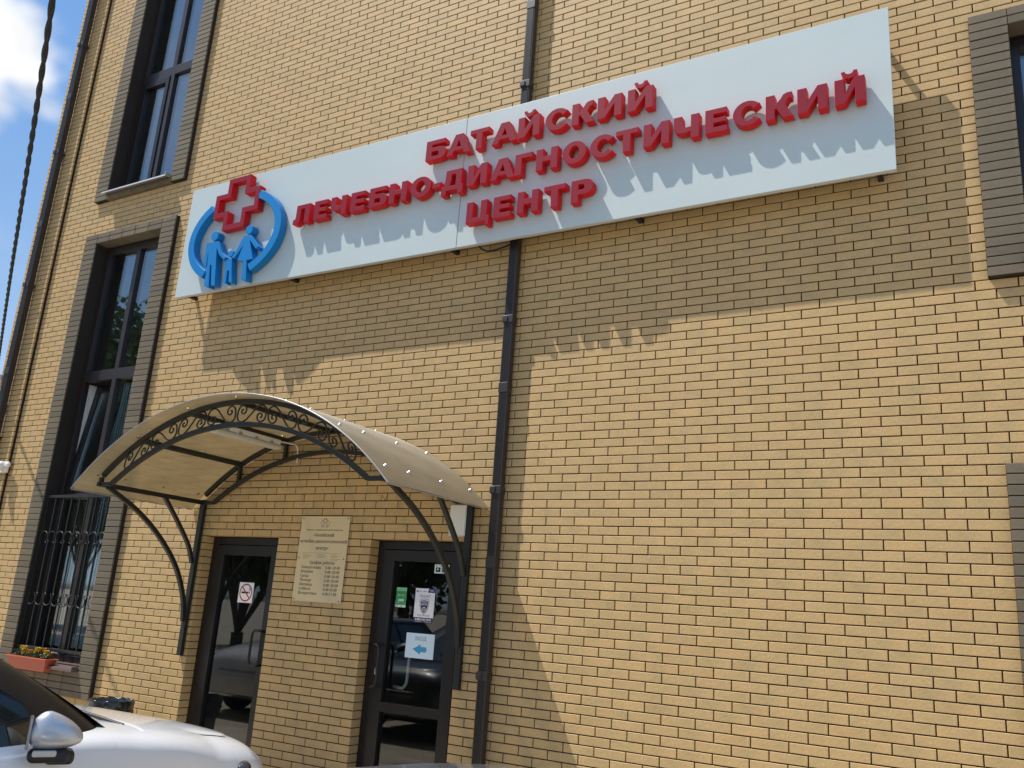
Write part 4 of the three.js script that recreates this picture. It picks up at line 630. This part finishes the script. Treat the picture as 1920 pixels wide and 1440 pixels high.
  for (const sg of [1, -1]) {
    const side = (x, t) => [x, lp(base.y, rf.y, t), sg * (lp(base.w, rf.w, t) + bulge(t) + 0.006)];
    patch('side_window', (u, v) => { const t = 0.09 + 0.80 * v, xf = Math.min(0.47, lp(base.f, rf.f, t) - 0.27), xr = -0.48; return side(lp(sg > 0 ? xr : xf, sg > 0 ? xf : xr, u), t); }, mPane);
    patch('side_window', (u, v) => { const t = 0.14 + 0.74 * v, xf = -0.56, xr = lp(-1.48, -1.22, v); return side(lp(sg > 0 ? xr : xf, sg > 0 ? xf : xr, u), t); }, mPane);
  }
  patch('windscreen', (u, v) => { const t = 0.06 + 0.88 * v, w = (lp(base.w, rf.w, t) - 0.10) * (u * -2 + 1); return [lp(base.f, rf.f, t) + bulge(t) * 1.6 + 0.006 - 0.05 * Math.pow(Math.abs(u * 2 - 1), 4), lp(base.y, rf.y, t), w]; }, mPane);
  patch('rear_window', (u, v) => { const t = 0.2 + 0.7 * v, w = (lp(base.w, rf.w, t) - 0.12) * (u * 2 - 1); return [lp(base.r, rf.r, t) - 0.006, lp(base.y, rf.y, t), w]; }, mPane);
  // cowl with wiper
  mesh('cowl', rbx(0.80, 1.12, 0.93 * H, 0.992 * H, -0.66, 0.66, 0.03, 3), mBlack, c);
  mesh('wiper', tube([[1.10, 1.00 * H, 0.62], [1.06, 1.035 * H, 0.35], [1.03, 1.045 * H, 0.05]], 0.010, 20, 6), mBlack, c);
  const nz_ = rbx(1.28, 1.305, 0.968 * H, 0.985 * H, 0.36, 0.378, 0.003); mesh('washer_nozzle', nz_, mBlack, c);
  for (const sg of [1, -1]) { // door mirrors, folded back along the glass
    const mg = group('door_mirror', c);
    const s = new THREE.SphereGeometry(1, 28, 20); const p = s.attributes.position; for (let i = 0; i < p.count; i++) { let x = p.getX(i), y = p.getY(i), z = p.getZ(i); if (x < 0) x *= 0.42; y *= (1 - 0.22 * (x > 0 ? x : 0)); if (y < 0) y *= 0.72; p.setXYZ(i, x * 0.150, y * 0.088, z * 0.052); } s.computeVertexNormals(); s.rotateZ(-0.16); mesh('mirror_shell', s, o.mirror || paint, mg);
    mesh('mirror_base', [rbx(-0.05, 0.11, -0.112, -0.058, -0.04, 0.042, 0.025, 3), rbx(0.02, 0.13, -0.125, -0.07, -0.11, 0.0, 0.02, 2)].map(q => { if (sg < 0) { q.scale(1, 1, -1); q.index && q.setIndex([...q.index.array].reverse()); } return q; }), mBlack, mg);
    mesh('turn_lamp', rbx(-0.035, 0.055, -0.085, -0.060, sg > 0 ? 0.026 : -0.050, sg > 0 ? 0.050 : -0.026, 0.008, 2), M([0.55, 0.50, 0.42], { roughness: 0.15, clearcoat: 1 }), mg);
    mesh('mirror_glass', rbx(-0.064, -0.052, -0.058, 0.075, -0.036, 0.036, 0.004, 2), M([0.3, 0.3, 0.3], { roughness: 0.05, metalness: 1 }), mg);
    mg.position.set(0.46, 1.030, sg * 0.935); mg.rotation.y = -sg * 0.55;
  }
  for (const sg of [1, -1]) { // lamps, handles, door seams, wheels
    const l = new THREE.SphereGeometry(1, 24, 16); l.scale(0.26, 0.062, 0.075); l.rotateZ(-0.20); l.rotateY(sg * 0.86); l.translate(1.87, 0.715 * H, sg * 0.665); const hl = mesh('headlight', l, M([0.055, 0.06, 0.065], { roughness: 0.06, clearcoat: 1, metalness: 0.1 }), c);
    const t = rbx(-2.115, -1.98, 0.78, 0.94, sg > 0 ? 0.58 : -0.80, sg > 0 ? 0.80 : -0.58, 0.03, 3); mesh('tail_light', t, M([0.30, 0.01, 0.01], { roughness: 0.15 }), c);
    const seam = (pts) => mesh('door_seam', tube(pts.map(([x, y]) => { const w = interp(wid, x), yt = interp(top, x), ym = Math.min(0.60, yt - 0.10); const k = y > ym ? Math.pow(Math.max(0.05, 1 - Math.pow((y - ym) / (yt - ym), 5)), 1 / 5) : 1; return [x, y, sg * (w * k - 0.0005)]; }), 0.004, 40, 6), mBlack, c);
    seam([[0.80, 0.925], [0.81, 0.90], [0.80, 0.80], [0.68, 0.60], [0.66, 0.45], [0.64, 0.32]]); seam([[-0.52, 0.95], [-0.525, 0.80], [-0.53, 0.60], [-0.52, 0.40], [-0.50, 0.30]]);
    mesh('door_handle', rbx(-0.42, -0.24, 0.80, 0.83, sg > 0 ? 0.875 : -0.905, sg > 0 ? 0.905 : -0.875, 0.012, 2), paint, c);
    for (const x of wheelX) { const w = group('wheel', c); const ty = new THREE.TorusGeometry(wr - 0.07, 0.085, 14, 36); ty.scale(1, 1, 1.15); mesh('tyre', ty, mTyre, w); const spokes = []; for (let k = 0; k < 5; k++) { const s = rbx(-0.028, 0.028, 0.03, wr - 0.10, 0.035, 0.055, 0.008); s.rotateZ(k * Math.PI * 0.4); spokes.push(s); } const ring = new THREE.TorusGeometry(wr - 0.105, 0.016, 8, 32); ring.translate(0, 0, 0.045); const hub = new THREE.CylinderGeometry(0.05, 0.05, 0.05, 16); hub.rotateX(Math.PI / 2); hub.translate(0, 0, 0.04); const disc = new THREE.CylinderGeometry(wr - 0.11, wr - 0.11, 0.02, 24); disc.rotateX(Math.PI / 2); mesh('rim', [...spokes, ring, hub], mRim, w); mesh('brake_disc', disc, mBlack, w); w.position.set(x, wr + 0.0, sg * 0.78); if (sg < 0) w.rotation.y = Math.PI; }
  }
  mesh('grille', [rbx(2.02, 2.115, 0.50, 0.64, -0.42, 0.42, 0.02, 3), rbx(2.0, 2.12, 0.30, 0.42, -0.52, 0.52, 0.02, 3)], mBlack, c);
  mesh('grille_trim', [rbx(2.09, 2.13, 0.60, 0.618, -0.40, 0.40, 0.006), rbx(2.09, 2.13, 0.545, 0.56, -0.38, 0.38, 0.006)], mRim, c);
  mesh('underbody', bx(-1.7, 1.7, 0.20, 0.56, -0.62, 0.62), mBlack, c);
  c.position.set(pos[0], -G, pos[1]); c.rotation.y = heading; c.userData.fixed = true;
  return c;
}
const carPaint = (r, g, b, o = {}) => M([r, g, b], { roughness: 0.35, clearcoat: 1, clearcoatRoughness: 0.05, ...o });
const row = 'cars parked in front of the clinic';
car('white hatchback with a silver mirror parked nearest the left door', row, carPaint(0.78, 0.79, 0.79), [-0.668, 4.53], Math.PI / 2 + 0.03, { hood: 0.98, roof: 1.52, mirror: carPaint(0.50, 0.51, 0.53, { metalness: 0.5 }) });
car('silver grey car whose roof edge shows along the bottom of the picture', row, carPaint(0.32, 0.34, 0.37, { metalness: 0.55 }), [2.929, 5.343], 2.9007, { hood: 0.9, roof: 1.3813 });
car('dark blue car mirrored in the glass of the right door', row, carPaint(0.02, 0.03, 0.05), [-3.35, 4.75], Math.PI / 2 - 0.02, { hood: 1, roof: 1.46 });
car('white car mirrored in the glass of the left door', row, carPaint(0.72, 0.73, 0.74), [-5.75, 4.55], Math.PI / 2, { hood: 1, roof: 1.46 });

// ---------------------------------------------------------------- trees across the car park, mirrored in the windows
const mBark = M([0.09, 0.07, 0.05], { roughness: 0.95 });
const LEAF = [[0, 0, 0], [0.5, 0.35, 0.10], [0, 1, 0], [-0.5, 0.35, 0.10]];
const mLeaf = M([1, 1, 1], { vertexColors: true, roughness: 0.75, transmission: 0.3, thickness: 0 });
function tree(label, x, z, h, r, clear) {
  const t = thing('leafy_tree', label, 'tree', 'trees across the car park'); const trunk = [], tips = [], th = h * clear;
  trunk.push(tube([[x, -G - 0.05, z], [x + rr(-0.1, 0.1), -G + th * 0.6, z], [x + rr(-0.2, 0.2), -G + th, z]], 0.17, 12, 10));
  for (let i = 0; i < 9; i++) { const a = i * 2.4 + rr(-0.3, 0.3), e = rr(0.45, 1.0), l = rr(0.55, 0.95), p = V(x + Math.cos(a) * r * l * 0.8, -G + th + (h - th) * e * 0.85, z + Math.sin(a) * r * l * 0.8); trunk.push(tube([[x, -G + th * rr(0.75, 1), z], [x + (p.x - x) * 0.4, -G + th + (p.y + G - th) * 0.55, z + (p.z - z) * 0.4], p], 0.055, 10, 6)); tips.push(p); }
  mesh('trunk', trunk, mBark, t);
  const N = 7600, lp_ = [], ln_ = [], lc_ = [], li_ = [], d = new THREE.Object3D(), q3 = new THREE.Vector3();
  const blobs = tips.map(p => [p, rr(0.30, 0.46) * r]); for (let i = 0; i < 8; i++) { const a = rr(0, 6.28), q = rr(0, 0.6) * r; blobs.push([V(x + Math.cos(a) * q, -G + th + (h - th) * rr(0.25, 0.92), z + Math.sin(a) * q), rr(0.3, 0.5) * r]); }
  for (let i = 0; i < N; i++) { const [c, br] = blobs[i % blobs.length]; const u = rr(-1, 1), a = rr(0, 6.28), q = br * Math.pow(rnd(), 0.45), s = Math.sqrt(1 - u * u); d.position.set(c.x + q * s * Math.cos(a), c.y + q * u * 0.85, c.z + q * s * Math.sin(a)); d.rotation.set(rr(0, 6.28), rr(0, 6.28), rr(0, 6.28)); const sc = rr(0.16, 0.30); d.scale.set(sc, sc, sc); d.updateMatrix(); const k = rr(0.7, 1.3), i0 = lp_.length / 3; for (const v of LEAF) { q3.set(...v).applyMatrix4(d.matrix); lp_.push(q3.x, q3.y, q3.z); lc_.push(0.055 * k, 0.095 * k, 0.026 * k); } li_.push(i0, i0 + 1, i0 + 2, i0, i0 + 2, i0 + 3); }
  const cg = new THREE.BufferGeometry(); cg.setAttribute('position', new THREE.Float32BufferAttribute(lp_, 3)); cg.setAttribute('color', new THREE.Float32BufferAttribute(lc_, 3)); cg.setAttribute('uv', new THREE.Float32BufferAttribute(new Float32Array(lp_.length / 3 * 2), 2)); cg.setIndex(li_); cg.computeVertexNormals(); mesh('crown', cg, mLeaf, t);
}
tree('tallest tree across the car park, mirrored in the stair window', -24.5, 12.5, 11.4, 3.2, 0.26);
tree('broad leafy tree mirrored at the edge of the stair window', -30.5, 16.5, 10.4, 3.6, 0.2);
tree('low bushy tree mirrored above the white car in the left door', -15.6, 11.6, 6.4, 2.7, 0.10);
tree('rounded bushy tree standing beside the low bushy one', -19.5, 17.0, 8.6, 3.3, 0.12);
tree('bushy tree mirrored in the upper glass of the right door', -12.0, 14.8, 7.4, 3.0, 0.10);
tree('spreading tree behind the middle of the car park', -7.8, 18.0, 8.0, 3.2, 0.12);

// ---------------------------------------------------------------- set every thing on its base and lift the scene to the ground
for (const o of things) {
  if (!o.userData.fixed) {
    const b = new THREE.Box3().setFromObject(o), c = b.getCenter(new THREE.Vector3()); c.y = b.min.y;
    if (o.isMesh) { if (!o.userData.kind) { o.geometry = o.geometry.clone().translate(-c.x, -c.y, -c.z); o.position.copy(c); } }
    else { for (const k of o.children) k.position.sub(c); o.position.copy(c); }
  }
  delete o.userData.fixed; o.position.y += G;
}
renderer.render(scene, camera);
